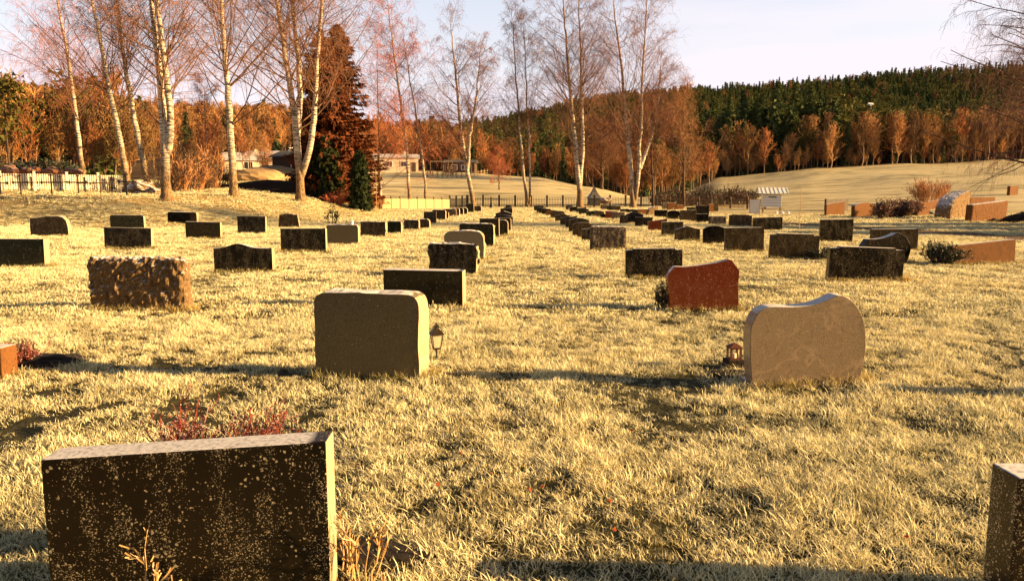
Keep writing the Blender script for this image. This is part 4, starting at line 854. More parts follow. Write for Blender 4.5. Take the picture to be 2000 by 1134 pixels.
def tree(name, D, stems, label, cat='tree', group=None, seed=1, r0=.3, L1=34, spread=1.0, twig='twig', density=1.0, weep=1.0, lowest=.25, tw=.0042, up=.45, kind='birch', asc=(36, 74), loc=None, bark='birch'):
    """stems: lists of pixel points (px, py) from the base up, at depth D"""
    r = np.random.default_rng(seed); ex = []
    for st in stems:
        pts = []
        y = D
        for i, (a, b) in enumerate(st):
            q = P(a, b, y); pts.append(q)
        ex.append(pts)
    b0 = ex[0][0]; bz = hz(b0[0], b0[1]); root = empty(name, (b0[0], b0[1], bz), 0, label=label, cat=cat, group=group)
    org = np.array([b0[0], b0[1], bz]); tr = []; Ps = []; Rs = []
    for si, pts in enumerate(ex):
        pts = np.array(pts)-org
        if si == 0: pts[0, 2] = -.15
        ang = r.uniform(0, 6.28); H_ = pts[-1, 2]
        k = pts[:, 2]/max(H_, 1); pts[:, 1] += np.sin(ang)*H_*.04*k*(1 if si else .4) + (si*.25*np.clip(pts[:, 2]-pts[0, 2], 0, 2) if si else 0)*(-1)**si
        n = 26; c = poly_interp(pts, n, r, .02*D/50)
        s = np.linspace(0, 1, n); rb = r0*.70 if si == 0 else r0*.54
        R1_ = rb*(1-s)**.8+.012
        if si == 0: R1_ = R1_*(1+.45*np.exp(-c[:, 2]/.35)); 
        Ps.append(c); Rs.append(R1_)
    P0 = np.array(Ps); R0 = np.array(Rs); V, Fq = tubes(P0, R0, 10)
    mesh_np('trunk', V, Fq, M[bark], root, True, attrs={'zh': V[:, 2]})
    nst = len(stems); H_ = P0[:, -1, 2].mean()
    l1 = lambda t_, pl, r: (pl*(.13+.30*(1-t_)))*spread*r.uniform(.6, 1.25, len(t_))
    p1, q1 = kids(r, P0, R0, int(1.5*L1/nst**.5), lowest, .97, l1, asc, 9, up, .5*weep, .09, .26, .010)
    p2, q2 = kids(r, p1, q1, 8, .15, .98, lambda t_, pl, r: pl*(.18+.35*(1-t_))*r.uniform(.6, 1.3, len(t_)), (22, 60), 6, .2, .5*weep, .10, .5, .007)
    p3, q3 = kids(r, p2, q2, int(7*density), .1, 1., lambda t_, pl, r: np.maximum(.35, pl*.5)*r.uniform(.5, 1.2, len(t_)), (20, 70), 5, 0, 1.0*weep, .13, .5, tw)
    p4, q4 = kids(r, p3, q3, 3, .2, 1., lambda t_, pl, r: np.maximum(.3, pl*.7)*r.uniform(.5, 1.3, len(t_)), (15, 60), 4, -.2*weep, 1.6*weep, .15, .5, tw*.8)
    p5, q5 = kids(r, P0, R0, int(16), max(lowest, .35), .99, lambda t_, pl, r: r.uniform(.6, 1.6, len(t_)), (30, 80), 5, .3, .2, .12, .3, tw)
    V, Fq = merge([tubes(p1, q1, 5), tubes(p2, q2, 3)]); mesh_np('branches', V, Fq, M['branch'], root)
    p3 = p3; V, Fq = merge([tubes(p3, q3, 2), tubes(p4, q4, 2), tubes(p5, q5, 2)]); mesh_np('twigs', V, Fq, M[twig], root)
    return root
GT = 'tall bare birches along the cemetery edge'
TREES = [
 (62, [[(163, 335), (150, 250), (138, 150), (122, 60), (105, -20), (90, -130)]], 'slender birch with drooping reddish twigs above the crosses', dict(r0=.26, seed=11, weep=1.2, twig='twig_red', density=1.2)),
 (50, [[(250, 372), (238, 290), (215, 190), (190, 60), (172, -20), (150, -160)]], 'left-leaning birch at the end of the white picket fence', dict(r0=.27, seed=12)),
 (54, [[(292, 358), (272, 280), (252, 170), (236, 60), (228, -20), (215, -150)]], 'left-leaning birch standing on a mossy boulder', dict(r0=.29, seed=13)),
 (43, [[(325, 388), (324, 330), (322, 290), (318, 200), (308, 90), (296, -10), (280, -200)], [(326, 300), (338, 268), (337, 190), (325, 100), (310, -10), (318, -190)]], 'thick birch forking low into two upright white stems, left of the house', dict(r0=.36, seed=14)),
 (48, [[(457, 378), (453, 300), (447, 190), (440, 100), (434, -10), (428, -170)]], 'straight single birch with wide dark branches between the two forked ones', dict(r0=.33, seed=15, L1=40, spread=1.25)),
 (52, [[(588, 397), (585, 340), (578, 250), (566, 160), (550, 60), (537, -20), (520, -170)], [(588, 345), (606, 300), (616, 235), (620, 140), (626, 50), (632, -20), (650, -150)], [(580, 260), (578, 180), (572, 100), (560, -10), (566, -150)]], 'forked birch with white splayed stems in front of the spruces', dict(r0=.38, seed=16, L1=60, spread=1.2, density=1.1)),
 (84, [[(800, 394), (798, 330), (788, 240), (776, 150), (765, 60), (755, -20)]], 'birch with dense red drooping twigs behind the pale board fence', dict(r0=.27, seed=17, twig='twig_red', density=1.4, weep=1.4, L1=30)),
 (85, [[(832, 394), (829, 340), (818, 260), (803, 170), (790, 90), (784, 40)]], 'thinner red-twigged birch right of the dense one behind the boards', dict(r0=.2, seed=18, twig='twig_red', density=1.4, weep=1.4, L1=26)),
 (84, [[(926, 399), (915, 345), (905, 290), (896, 210), (886, 110), (878, 25)], [(913, 330), (918, 270), (930, 200), (940, 90)]], 'birch with curved leaning trunk at the left of the black fence', dict(r0=.36, seed=19, density=1.1, weep=1.3, L1=44)),
 (87, [[(1030, 402), (1022, 330), (1014, 230), (1006, 120), (1000, 10)], [(1034, 400), (1036, 330), (1031, 230), (1026, 120), (1022, 20)]], 'slim birch with two close white stems at the end of the aisle', dict(r0=.24, seed=20, density=1.0, weep=1.3, L1=44, spread=.75)),
 (86, [[(1133, 403), (1131, 350), (1122, 270), (1112, 160), (1104, 60), (1096, -40)], [(1133, 360), (1138, 290), (1136, 190), (1134, 90), (1130, -30)]], 'birch with stout dark foot dividing into two stems right of the aisle', dict(r0=.46, seed=21, density=1.1, weep=1.2, L1=60, spread=.95)),
 (87, [[(1237, 402), (1232, 330), (1225, 250), (1218, 160), (1205, 60), (1195, -40)], [(1241, 390), (1247, 330), (1252, 240), (1254, 150), (1262, 60), (1266, -30)], [(1250, 330), (1275, 270), (1290, 200), (1296, 110)]], 'broad birch of three rising stems, rightmost tall one by the fence', dict(r0=.40, seed=22, density=1.1, weep=1.1, L1=56, spread=.95)),
 (90, [[(1276, 400), (1274, 350), (1272, 290), (1278, 220), (1280, 175)]], 'smaller dark-barked birch right of the three-stemmed one', dict(r0=.2, seed=23, bark='darkbark', twig='twig_red', weep=.6, L1=24, density=.9, spread=1.0, lowest=.2)),
 (88, [[(1335, 398), (1336, 340), (1336, 280), (1334, 220), (1338, 160)]], 'upright bare tree with golden-red egg-shaped crown behind the fence', dict(r0=.24, seed=24, bark='darkbark', twig='twig_gold', weep=.15, L1=34, density=.9, spread=1.1, lowest=.18, asc=(20, 42), up=.6)),
]
for D, stems, label, kw in TREES: tree('birch_tree', D, stems, label, group=GT, **kw)
# weeping birch at the right edge
tree('birch_tree', 36, [[(2150, 430), (2142, 300), (2125, 150), (2110, 0), (2100, -260)]], 'large weeping birch reaching in from beyond the right edge', group=GT, r0=.42, seed=32, L1=50, spread=1.1, weep=1.35, density=1.3, lowest=.16, asc=(45, 80))
# oak
tree('oak_tree', 150, [[(1175, 362), (1176, 345), (1174, 320), (1178, 290), (1176, 255)]], 'spreading dark oak on the field edge behind the fence', r0=.5, seed=40, L1=46, spread=2.4, weep=.0, density=1.5, bark='darkbark', twig='twig_oak', lowest=.2, asc=(40, 75), tw=.010, up=.3)
# small bare trees left and middle
for i, (D, a, b, h, tw_, lb) in enumerate([
    (66, 405, 352, 190, 'twig_red', 'thin pale birch between the forked and the straight birch'),
    (74, 1480, 0, 0, None, None),
    (100, 520, 345, 75, 'twig_gold', 'small golden tree before the low white building'),
    (70, 742, 400, 300, 'twig_red', 'slender dark tree at the left end of the pale board fence'),
    (120, 975, 350, 60, 'twig_red', 'small bare tree at the edge of the playing field')]):
    if tw_ is None: continue
    tree('bare_tree', D, [[(a, b), (a-2, b-h*.35), (a-4, b-h*.7), (a-5, b-h)]], lb, r0=.11, seed=50+i, L1=22, weep=.6, twig=tw_, lowest=.15, density=.9, tw=.006, bark='birch' if i == 0 else 'darkbark')

# ------------------------------------------------------------------ conifers
def needles_mat(name, c, var=.5):
    t = NT(name); p = t.pos(); n = t.noise(p, 1.2, 4, .6); r = t.rand()
    a = t.mix(n, tuple(q*(1-var) for q in c), tuple(q*(1+var) for q in c)); a = t.mix(t.rng(r, 0, 1, 0, .6), a, tuple((c[0]*1.9, c[1]*1.5, c[2]*1.0)))
    return t.bsdf(a, .8, None, 0, 0, 0, .15, trans=.15)
M['spruce'] = needles_mat('spruce_needles', (.070, .095, .034))
M['spruce_red'] = needles_mat('bronzed_spruce_needles', (.12, .040, .015))
M['spruce_dark'] = needles_mat('dark_spruce_needles', (.028, .040, .014))
M['pine'] = needles_mat('pine_needles', (.075, .075, .020))
def spruce_mesh(r, H, Rb, nb, per, tri, lo=.04, droop=.35, power=.85):
    """branches with hanging needle sprays"""
    z = H*(lo+(1-lo)*r.uniform(0, 1, nb)**1.15); z = np.sort(z); az = r.uniform(0, 6.28, nb); L_ = Rb*((1-z/H)**power)*r.uniform(.72, 1.12, nb)+.12
    t_ = r.uniform(.12, 1, (nb, per)); x = np.cos(az)[:, None]*L_[:, None]*t_; y = np.sin(az)[:, None]*L_[:, None]*t_; zz = z[:, None]-droop*L_[:, None]*t_+.22*L_[:, None]*t_**3
    s = tri*(1.15-.5*t_)*r.uniform(.6, 1.3, t_.shape); C = np.stack([x, y, zz], -1).reshape(-1, 3); s = s.reshape(-1); A = np.repeat(az, per)
    out = np.stack([np.cos(A), np.sin(A), -.35*np.ones_like(A)], 1); side = np.stack([-np.sin(A), np.cos(A), np.zeros_like(A)], 1)
    j = r.normal(0, .45, C.shape); d = out+j; d /= np.linalg.norm(d, axis=1, keepdims=True); sd = side+r.normal(0, .4, C.shape); sd /= np.linalg.norm(sd, axis=1, keepdims=True)
    V = np.stack([C-d*s[:, None]*.6-sd*s[:, None]*.35, C-d*s[:, None]*.6+sd*s[:, None]*.35, C+d*s[:, None]+np.array([0, 0, -.3])*s[:, None]], 1).reshape(-1, 3)
    Ft = np.arange(len(C)*3).reshape(-1, 3); return V, Ft
def spruce_thing(D, px, base, top, wpx, mat, label, seed, group=None, nb=620, per=60, tri=.36, power=.85):
    r = np.random.default_rng(seed); b = P(px, base, D); gz = hz(b[0], D); H = P(px, top, D)[2]-gz; root = empty('spruce_tree', (b[0], D, gz), 0, label=label, cat='tree', group=group)
    MB().bar((0, 0, -.2), (0, 0, H*.9), H*.016+.05, .02, 8).build('trunk', M['darkbark'], root)
    V, Ft = spruce_mesh(r, H, wpx/ppm(D)/2, nb, per, tri, power=power); mesh_np('crown', V, Ft, M[mat], root)
GS = 'tall spruces behind the forked birch'
spruce_thing(64, 636, 385, 62, 165, 'spruce_red', 'bronze spruce with narrow tip, left one of the tall pair', 3, GS, power=.55)
spruce_thing(66, 668, 390, 50, 195, 'spruce_red', 'tallest dark rust-coloured spruce, right one of the tall pair', 4, GS, nb=430, power=.6)
spruce_thing(62, 655, 388, 150, 190, 'spruce_red', 'reddish broad spruce in front of the tall pair', 5, GS, nb=430, power=.6)
spruce_thing(58, 704, 398, 298, 44, 'spruce_dark', 'short dark conifer at the foot of the tall spruces, right side', 6, GS, nb=240, power=.45)
spruce_thing(60, 640, 388, 270, 75, 'spruce_dark', 'bushy dark conifer beneath the bronze spruce', 7, GS, nb=240, power=.45)

# prototypes for the woods
def far_spruce(seed, H=15, W=6.6):
    r = np.random.default_rng(seed); V, Ft = spruce_mesh(r, H, W/2, 70, 12, 1.1, .03, .4); V2 = []
    return mesh_np('p', V, Ft, M['spruce'], link=False)
def far_pine(seed):
    r = np.random.default_rng(seed); parts = []; n = 26; C = np.stack([r.normal(0, 1.7, n), r.normal(0, 1.7, n), r.uniform(6, 14, n)], 1); C[:, :2] *= (1.2-(C[:, 2:]-6)/12)
    k = 26; c = np.repeat(C, k, 0)+r.normal(0, .65, (n*k, 3))*np.array([1, 1, .55]); s = r.uniform(.35, .7, n*k)[:, None]
    a = r.normal(0, 1, c.shape); a /= np.linalg.norm(a, axis=1, keepdims=True); b = r.normal(0, 1, c.shape); b /= np.linalg.norm(b, axis=1, keepdims=True)
    V = np.stack([c-a*s*.6, c+a*s*.6, c+b*s], 1).reshape(-1, 3); Ft = np.arange(len(V)).reshape(-1, 3)
    me = mesh_np('p', V, Ft, M['pine'], link=False); return me
def far_bare(seed, twig, H=12, spread=1.0, wide=1.0, trunk='trunk_pale'):
    r = np.random.default_rng(seed); P0 = np.zeros((1, 10, 3)); P0[0, :, 2] = np.linspace(-.3, H, 10); P0[0, 1:, :2] = np.cumsum(r.normal(0, .12, (9, 2)), 0); R0 = (np.linspace(.17, .02, 10)+.01)[None]
    p1, q1 = kids(r, P0, R0, 26, .18, .98, lambda t_, pl, r: pl*(.16+.34*(1-t_))*spread*r.uniform(.7, 1.2, len(t_)), (25, 50), 5, .6, 0, .1, .45, .028)
    p2, q2 = kids(r, p1, q1, 7, .1, 1, lambda t_, pl, r: pl*.45*r.uniform(.5, 1.2, len(t_)), (20, 60), 4, .3, 0, .15, .6, .022*wide)
    p3, q3 = kids(r, p2, q2, 5, .1, 1, lambda t_, pl, r: np.maximum(.5, pl*.6)*r.uniform(.5, 1.2, len(t_)), (20, 70), 3, .2, 0, .2, .6, .018*wide)
    tv = tubes(P0, R0, 5); cv = merge([tubes(p1, q1, 3), tubes(p2, q2, 2), tubes(p3, q3, 2)])
    return tv, cv
M['pale_trunk'] = simple('pale_trunk', (.22, .14, .08), .8, .3, 4)
def wood_mat(name, c):
    t = NT(name); r = t.rand(); a = t.mix(r, tuple(q*.55 for q in c), tuple(q*1.35 for q in c)); return t.bsdf(a, .85, None, 0, 0, 0, .1)
M['w_red'] = wood_mat('red_brown_crowns', (.28, .115, .045)); M['w_gold'] = wood_mat('golden_crowns', (.40, .215, .080)); M['w_brown'] = wood_mat('brown_crowns', (.20, .11, .045))
def bare_proto(seed, mat, **k):
    tv, cv = far_bare(seed, mat, **k); o = mesh_np('p', cv[0], cv[1], M[mat], link=False)
    V, Fq = merge([cv, tv]); o = mesh_np('p', V, Fq, M[mat], link=False); o.data.materials.append(M['pale_trunk'])
    mi = np.zeros(len(o.data.polygons), np.int32); mi[len(cv[1]):] = 1; o.data.polygons.foreach_set('material_index', mi); return o
def tree_pts(r, n, pxa, pxb, ya, yb):
    px = r.uniform(pxa, pxb, n); y = np.sqrt(r.uniform(ya**2, yb**2, n)); x = (px-CX)/F*cp_*y; return px, x, y
def build_woods():
    r = np.random.default_rng(99); pts = []; idx = []; sc = []
    # kit: 0-3 spruce, 4-5 pine, 6-8 red, 9-11 gold, 12-13 brown
    kit = [far_spruce(s) for s in range(4)]+[far_pine(s) for s in (5, 6)]+[bare_proto(60+s, 'w_red', wide=2.2) for s in range(3)]+[bare_proto(70+s, 'w_gold', wide=2.2) for s in range(3)]+[bare_proto(80+s, 'w_brown', wide=2.2) for s in range(2)]
    def put(n, a, b, ya, yb, kinds, s0, s1, zone=None):
        px, x, y = tree_pts(r, n, a, b, ya, yb); k = forest_mask(x, y) > .5
        if zone is not None: k &= zone(px, y, x)
        px, x, y = px[k], x[k], y[k]; m = len(x); pts.append(np.stack([x, y, height(x, y)-.2], 1)); idx.append(r.choice(kinds, m)); s = r.uniform(s0, s1, m); sc.append(np.stack([s*r.uniform(.85, 1.2, m), s*r.uniform(.85, 1.2, m), s], 1))
    SPR = [0, 1, 2, 3]; PIN = [4, 5]; RED = [6, 7, 8]; GOLD = [9, 10, 11]; BR = [12, 13]
    # left hill, mostly bare red brown
    put(2300, -500, 900, 190, 560, RED*2+GOLD*3+BR*3+SPR[:1], .6, 1.05)
    put(420, -500, 260, 70, 190, RED+BR*2+PIN*2+SPR[:2]+GOLD, .45, .8)
    put(260, -500, 250, 380, 560, PIN+SPR+RED, .8, 1.1)
    # valley floor in the middle
    put(260, 880, 1400, 150, 230, RED*2+BR*3+SPR+GOLD, .4, .75)
    put(420, 880, 1420, 225, 340, SPR*4+PIN+BR[:1], .6, 1.0)
    # right hill: spruce cover
    put(4200, 900, 2300, 330, 760, SPR*5+PIN*2+RED[:1]+BR[:1], .6, 1.0)
    put(2600, 900, 2300, 480, 760, SPR*5+PIN*3, .45, .8)
    put(600, 1380, 2200, 225, 340, SPR+RED+GOLD*2+BR*2+PIN*2, .8, 1.2)
    put(420, 1750, 2400, 260, 420, RED*3+GOLD*2, .8, 1.1)
    put(500, 1380, 1640, 235, 340, SPR*3, 1.0, 1.45)
    put(420, 1370, 2300, 214, 250, GOLD+BR*2+RED+SPR[:1], .18, .5)
    m = 90; bx = r.uniform(-60, 50, m); by = r.uniform(-48, -16, m); pts.append(np.stack([bx, by, bx*0], 1)); idx.append(r.choice(SPR+PIN, m)); q = r.uniform(.7, 1.1, m); sc.append(np.stack([q, q, q], 1))  # unseen conifers behind the camera, added to keep sky light off the stones
    pts = np.vstack(pts); idx = np.concatenate(idx); sc = np.vstack(sc); n = len(pts); print('wood trees', n)
    scatter('hill_and_added_woodland', pts, r.uniform(0, 6.28, n), sc, idx, kit, label='far-off mixed wood of bare trees and conifers covering the hills, plus unseen conifers added behind the camera', cat='woodland', kind='stuff')
build_woods()
# woodland-edge trees, each its own thing
def edge_tree_proto(name, kind, seed):
    root = empty(name, (0, 0, 0))
    if kind in ('spruce', 'pine'):
        if kind == 'spruce': V, Ft = spruce_mesh(np.random.default_rng(seed), 16, 2.7, 110, 16, .8, .03, .4)
        else:
            o = far_pine(seed); V = np.zeros(len(o.data.vertices)*3); o.data.vertices.foreach_get('co', V); V = V.reshape(-1, 3); Ft = np.arange(len(V)).reshape(-1, 3)
        MB().bar((0, 0, -.5), (0, 0, 13), .2, .04, 7).build('trunk', M['darkbark'], root); mesh_np('crown', V, Ft, M[kind], root)
    else:
        tv, cv = far_bare(seed, kind, wide=1.5, spread=1.1); mesh_np('trunk', tv[0], tv[1], M['pale_trunk'], root, True); mesh_np('crown', cv[0], cv[1], M[kind], root)
    return root
EP = {}
def edge_tree(kind, px, D, hm, label, group, seed=1):
    key = (kind, seed)
    nm = {'spruce': 'spruce_tree', 'pine': 'pine_tree'}.get(kind, 'bare_tree')
    if key not in EP: EP[key] = edge_tree_proto(nm, kind, seed); o = EP[key]
    else: o = copy_tree(EP[key])
    x = (px-CX)/F*cp_*D; o.location = (x, D, hz(x, D)-.1); base = 16 if kind == 'spruce' else (14 if kind == 'pine' else 12.5); s = hm/base
    o.scale = (s*random.uniform(.9, 1.15), s*random.uniform(.9, 1.15), s); o.rotation_euler = (0, 0, random.uniform(0, 6.28)); tag(o, label, 'tree', group); return o
re_ = np.random.default_rng(5)
lm = lambda px: np.interp(px, [1340, 1410, 1600, 1800, 2000, 2300], [172, 218, 219, 222, 228, 228])
for i in range(46):
    px = 1385+i*14.5+re_.uniform(-6, 6); D = float(lm(px))+re_.uniform(-1, 9); k = ['w_gold', 'w_brown', 'w_gold', 'w_red'][re_.integers(0, 4)]
    if i % 5 == 3: edge_tree('pine' if i % 2 else 'spruce', px, D+4, re_.uniform(8, 15), 'dark green conifer mixed among golden bare trees on the field edge', 'conifers mixed into the field edge', seed=1+i % 2); continue
    edge_tree(k, px, D, re_.uniform(5, 14), 'bare golden-brown tree on the wood edge above the right-hand field', 'bare trees lining the right-hand field', seed=int(re_.integers(1, 4)))
for i, (px, D, hm, kd, lb) in enumerate([(1420, 236, 24, 'spruce', 'tall dark spruce over the upper left corner of the right-hand field'), (1445, 240, 26, 'spruce', 'tall dark spruce behind golden trees, second along the field wood'),
        (1475, 238, 23, 'spruce', 'broad spruce rising above golden birches left of the white shelter'), (1510, 238, 27, 'spruce', 'tallest spruce in the field wood above the white shelter'),
        (1545, 240, 26, 'spruce', 'dark spruce right of the tallest one above the white shelter'), (1575, 242, 26, 'spruce', 'spruce at the right end of the dark spruce stand'),
        (1632, 240, 21, 'pine', 'bushy pine standing right of the spruce stand'), (1680, 246, 18, 'pine', 'round pine above the middle of the right-hand field'),
        (1725, 240, 17, 'pine', 'wide pine with flat layers above the frosty hedge'), (1770, 244, 17, 'pine', 'pine left of the red-brown trees at right'), (1810, 246, 16, 'pine', 'dark pine amid red-brown trees at right')]):
    edge_tree(kd, px, D, hm, lb, 'conifers rising over the right-hand field edge', seed=1+i % 2)
for i in range(20):
    px = 1150+i*13+re_.uniform(-5, 5); D = float(np.interp(px, [1150, 1250, 1340, 1420], [168, 152, 168, 205]))+re_.uniform(0, 10)
    edge_tree(['w_red', 'w_brown', 'w_gold'][re_.integers(0, 3)], px, D, re_.uniform(5, 10), 'bare thicket tree in the hollow behind the fence', 'bare trees in the hollow behind the fence', seed=int(re_.integers(1, 4)))
for i in range(14):
    px = 760+i*22+re_.uniform(-8, 8); edge_tree(['w_red', 'w_brown'][re_.integers(0, 2)], px, 188+re_.uniform(0, 12), re_.uniform(5, 11), 'red-brown bare tree at the top of the playing field', 'bare trees above the playing field', seed=int(re_.integers(1, 4)))
for i in range(26):
    px = -60+i*23+re_.uniform(-9, 9); D = 62+re_.uniform(0, 26) if px < 300 else 110+re_.uniform(0, 40); edge_tree(['w_red', 'w_brown', 'w_gold'][re_.integers(0, 3)], px, D, re_.uniform(3.5, 7.5), 'rusty bare tree on the slope behind the left birches', 'bare trees on the left slope', seed=int(re_.integers(1, 4)))
edge_tree('pine', 22, 60, 8.2, 'green pine behind the picket fence at the far left', 'conifers behind the picket fence', 1)
edge_tree('pine', 68, 66, 7.0, 'smaller green pine right of the far left one', 'conifers behind the picket fence', 2)
for key, o in EP.items():
    pass

# ------------------------------------------------------------------ shrubs
def twig_bush(name, loc, R0_, H, n, mat, label, cat='shrub', group=None, seed=1, tw=.006, kidsn=4, leaf=None, leafn=0, lsz=.02):
    r = np.random.default_rng(seed); n0 = n; P0 = np.zeros((n0, 6, 3)); a = r.uniform(0, 6.28, n0); rr = R0_*.45*np.sqrt(r.uniform(0, 1, n0)); sp = R0_*.75*r.uniform(0, 1, n0)
    for s in range(6):
        k = s/5; P0[:, s, 0] = np.cos(a)*(rr+sp*k); P0[:, s, 1] = np.sin(a)*(rr+sp*k); P0[:, s, 2] = -.03+H*k*(1-.35*(sp/(R0_+1e-6)))*r.uniform(.85, 1.0, n0)
    P0 += r.normal(0, .02*H, P0.shape); R1_ = np.linspace(1, .4, 6)[None]*tw*1.8*np.ones((n0, 1))
    p1, q1 = kids(r, P0, R1_, kidsn, .25, 1, lambda t_, pl, r: pl*.4*r.uniform(.4, 1.1, len(t_)), (20, 60), 4, .3, 0, .12, .7, tw)
    p2, q2 = kids(r, p1, q1, 3, .2, 1, lambda t_, pl, r: pl*.55*r.uniform(.4, 1.1, len(t_)), (20, 60), 3, .3, 0, .12, .7, tw*.8)
    V, Fq = merge([tubes(P0, R1_, 3), tubes(p1, q1, 2), tubes(p2, q2, 2)])
    if leaf:
        root = empty(name, loc, 0, label=label, cat=cat, group=group); mesh_np('stems', V, Fq, M[mat], root); e = p2.reshape(-1, 3); e = e[r.integers(0, len(e), leafn)]+r.normal(0, lsz*.6, (leafn, 3))
        a_ = r.normal(0, 1, e.shape); a_ /= np.linalg.norm(a_, axis=1, keepdims=True); b_ = r.normal(0, 1, e.shape); b_ /= np.linalg.norm(b_, axis=1, keepdims=True); s = lsz*r.uniform(.6, 1.3, (leafn, 1))
        V = np.stack([e-a_*s*.5, e+b_*s*.6, e+a_*s*.5, e-b_*s*.3], 1).reshape(-1, 3); mesh_np('leaves', V, np.arange(len(V)).reshape(-1, 4), M[leaf], root); return root
    o = mesh_np(name, V, Fq, M[mat]); o.location = loc; return tag(o, label, cat, group)
def gp(px, py, dz=0.): g = G(px, py); return (g[0], g[1], hz(g[0], g[1])+dz)
twig_bush('heather', gp(38, 712), .22, .24, 46, 'heather', 'red heather clump beside the leftmost headstone', 'heather', seed=1, tw=.004, leaf='heather', leafn=1600, lsz=.016)
hb = at_stone(a1, .02, .30, 0)
for i, (dx, hh, rr) in enumerate([(-.20, .66, .07), (-.09, .52, .09), (.0, .50, .09), (.09, .54, .09), (.17, .66, .08)]):
    q = at_stone(a1, dx, .42, 0)
    twig_bush('heather', (q[0], q[1], -.02), rr, hh*.94, 44, 'heather', ['feathery red heather spray, left peak behind the nearest black stone', 'low red heather spray left of centre behind the nearest black stone', 'low red heather spray in the middle behind the nearest black stone', 'red heather spray just left of the right peak behind the nearest black stone', 'tall feathery red heather spray, right peak behind the nearest black stone'][i], 'heather', 'red heather behind the front headstone', seed=70+i, tw=.0022, kidsn=5, leaf='heather', leafn=5200, lsz=.011)
q = at_stone(a1, a1w/2+.12, -.05, 0); twig_bush('dry_plant', (q[0], q[1], 0), .16, .34, 9, 'dry_twig', 'frosted dry twiggy plant at the right foot of the nearest black stone', 'dry plant', seed=8, tw=.0032)
q = at_stone(a1, -.05, -.22, 0); twig_bush('dry_plant', (q[0], q[1], 0), .05, .34, 3, 'dry_twig', 'single dry stalk in front of the nearest black stone', 'dry plant', seed=9, tw=.003)
g = gp(648, 440); twig_bush('rose_bush', (g[0]-.1, g[1]+.5, 0), .45, .95, 9, 'darkbark', 'leafy green rose bush behind the grey headstone with ornament', 'shrub', seed=10, tw=.01, leaf='leafdark', leafn=130, lsz=.11)
g = gp(1296, 600); twig_bush('evergreen_shrub', g, .14, .38, 22, 'darkbark', 'small dark evergreen sprig at the left side of the red stone', 'shrub', seed=11, tw=.005, leaf='leafdark', leafn=500, lsz=.03)
g = gp(1838, 516); twig_bush('evergreen_shrub', g, .42, .45, 60, 'darkbark', 'low dark round bush left of the orange-brown stone', 'shrub', seed=12, tw=.008, leaf='leafdark', leafn=2600, lsz=.045)
g = gp(1610, 508); twig_bush('evergreen_shrub', (g[0], g[1]+.3, g[2]), .35, .32, 40, 'darkbark', 'low dark plant between the brown stepped and big black stones', 'shrub', seed=13, tw=.008, leaf='leafdark', leafn=1200, lsz=.04)
for i in range(5):
    g = gp(1724+i*15, 428-i*1.5); twig_bush('frosty_hedge_bush', g, .55, 1.05, 60, 'darkbark', ['frosty red-leaved bush, left end of the short hedge', 'frosty red-leaved bush, second from left in the short hedge', 'frosty red-leaved bush, middle of the short hedge', 'frosty red-leaved bush, fourth from left in the short hedge', 'frosty red-leaved bush, right end of the short hedge'][i], 'bush', 'short frosty hedge among sunlit stones', seed=20+i, tw=.012, leaf='frosty_red', leafn=2200, lsz=.075)
x = P(1812, 392, 82); twig_bush('bare_shrub', (x[0], 82, hz(x[0], 82)), 1.9, 2.3, 150, 'twig_gold', 'round leafless orange shrub behind the sunlit stones', 'shrub', seed=30, tw=.014)
for i in range(7):
    px = 330+i*16; D = 52+i*1.5; x = P(px, 370, D); twig_bush('bare_shrub', (x[0], D, hz(x[0], D)), 1.5, 1.9+.5*(i % 3), 46, 'twig_gold' if i % 2 else 'darkbark', 'leafless thicket shrub behind the thick forked birch', 'shrub', 'thicket behind the forked birch', seed=40+i, tw=.013)
for i in range(9):
    px = 655+i*10; D = 58+i*1.6; x = P(px, 390, D); twig_bush('dry_weeds', (x[0], D, hz(x[0], D)), .9, .9, 70, 'twig_gold' if i % 3 else 'twig_red', 'tall dry orange weeds on the bank below the spruces', 'weeds', 'dry weeds on the bank', seed=60+i, tw=.010)
for i, (px, D, w_, h_) in enumerate([(96, 56, 1.9, 1.7), (118, 57.5, 1.5, 1.4), (12, 60, 2.0, 1.5)]):
    x = P(px, 340, D); twig_bush('juniper_bush', (x[0], D, hz(x[0], D)), w_, h_, 90, 'darkbark', ['spreading green juniper above the rubble, left of centre', 'green juniper at the right end of the rubble wall', 'dark green juniper at the far left behind the rubble'][i], 'bush', seed=80+i, tw=.02, leaf='leafdark', leafn=3600, lsz=.16)
for i in range(12):
    px = 8+i*12.5+random.uniform(-3, 3); x = P(px, 338, 53.5); boulder('rubble_stone', (x[0], 53.5+random.uniform(-.4, .4), hz(x[0], 53.5)+1.15+random.uniform(-.1, .15)), random.uniform(.26, .42), (1.3, .8, .75), M['rubble'], 'red-brown rough stone on the rubble wall behind the pickets', 'stone', 'stones of the rubble wall', seed=i*3, amp=.5, res=12)
    x2 = P(px, 338, 54.0)
bk = MB()
V, Fs = sphere_np(1, 40, 16, (5.2, .9, 1.15), .25, 3, 2.); o = mesh_np('rubble_bank', V, Fs, M['soil']); x = P(72, 345, 54.6); o.location = (x[0], 55.0, hz(x[0], 55)); tag(o, 'dark earthen bank carrying the rubble stones', 'bank', kind='structure')
for i, (px, py, D, r_) in enumerate([(278, 372, 50, .8), (262, 366, 51, .6), (300, 372, 49, .45)]):
    x = P(px, py, D); boulder('boulder', (x[0], D, hz(x[0], D)+r_*.15), r_, (1.2, .9, .8), M['rock'], ['largest mossy boulder at the feet of the leaning birches', 'mossy boulder just right of the picket fence end', 'small mossy boulder right of the largest one'][i], 'boulder', seed=30+i, amp=.4)
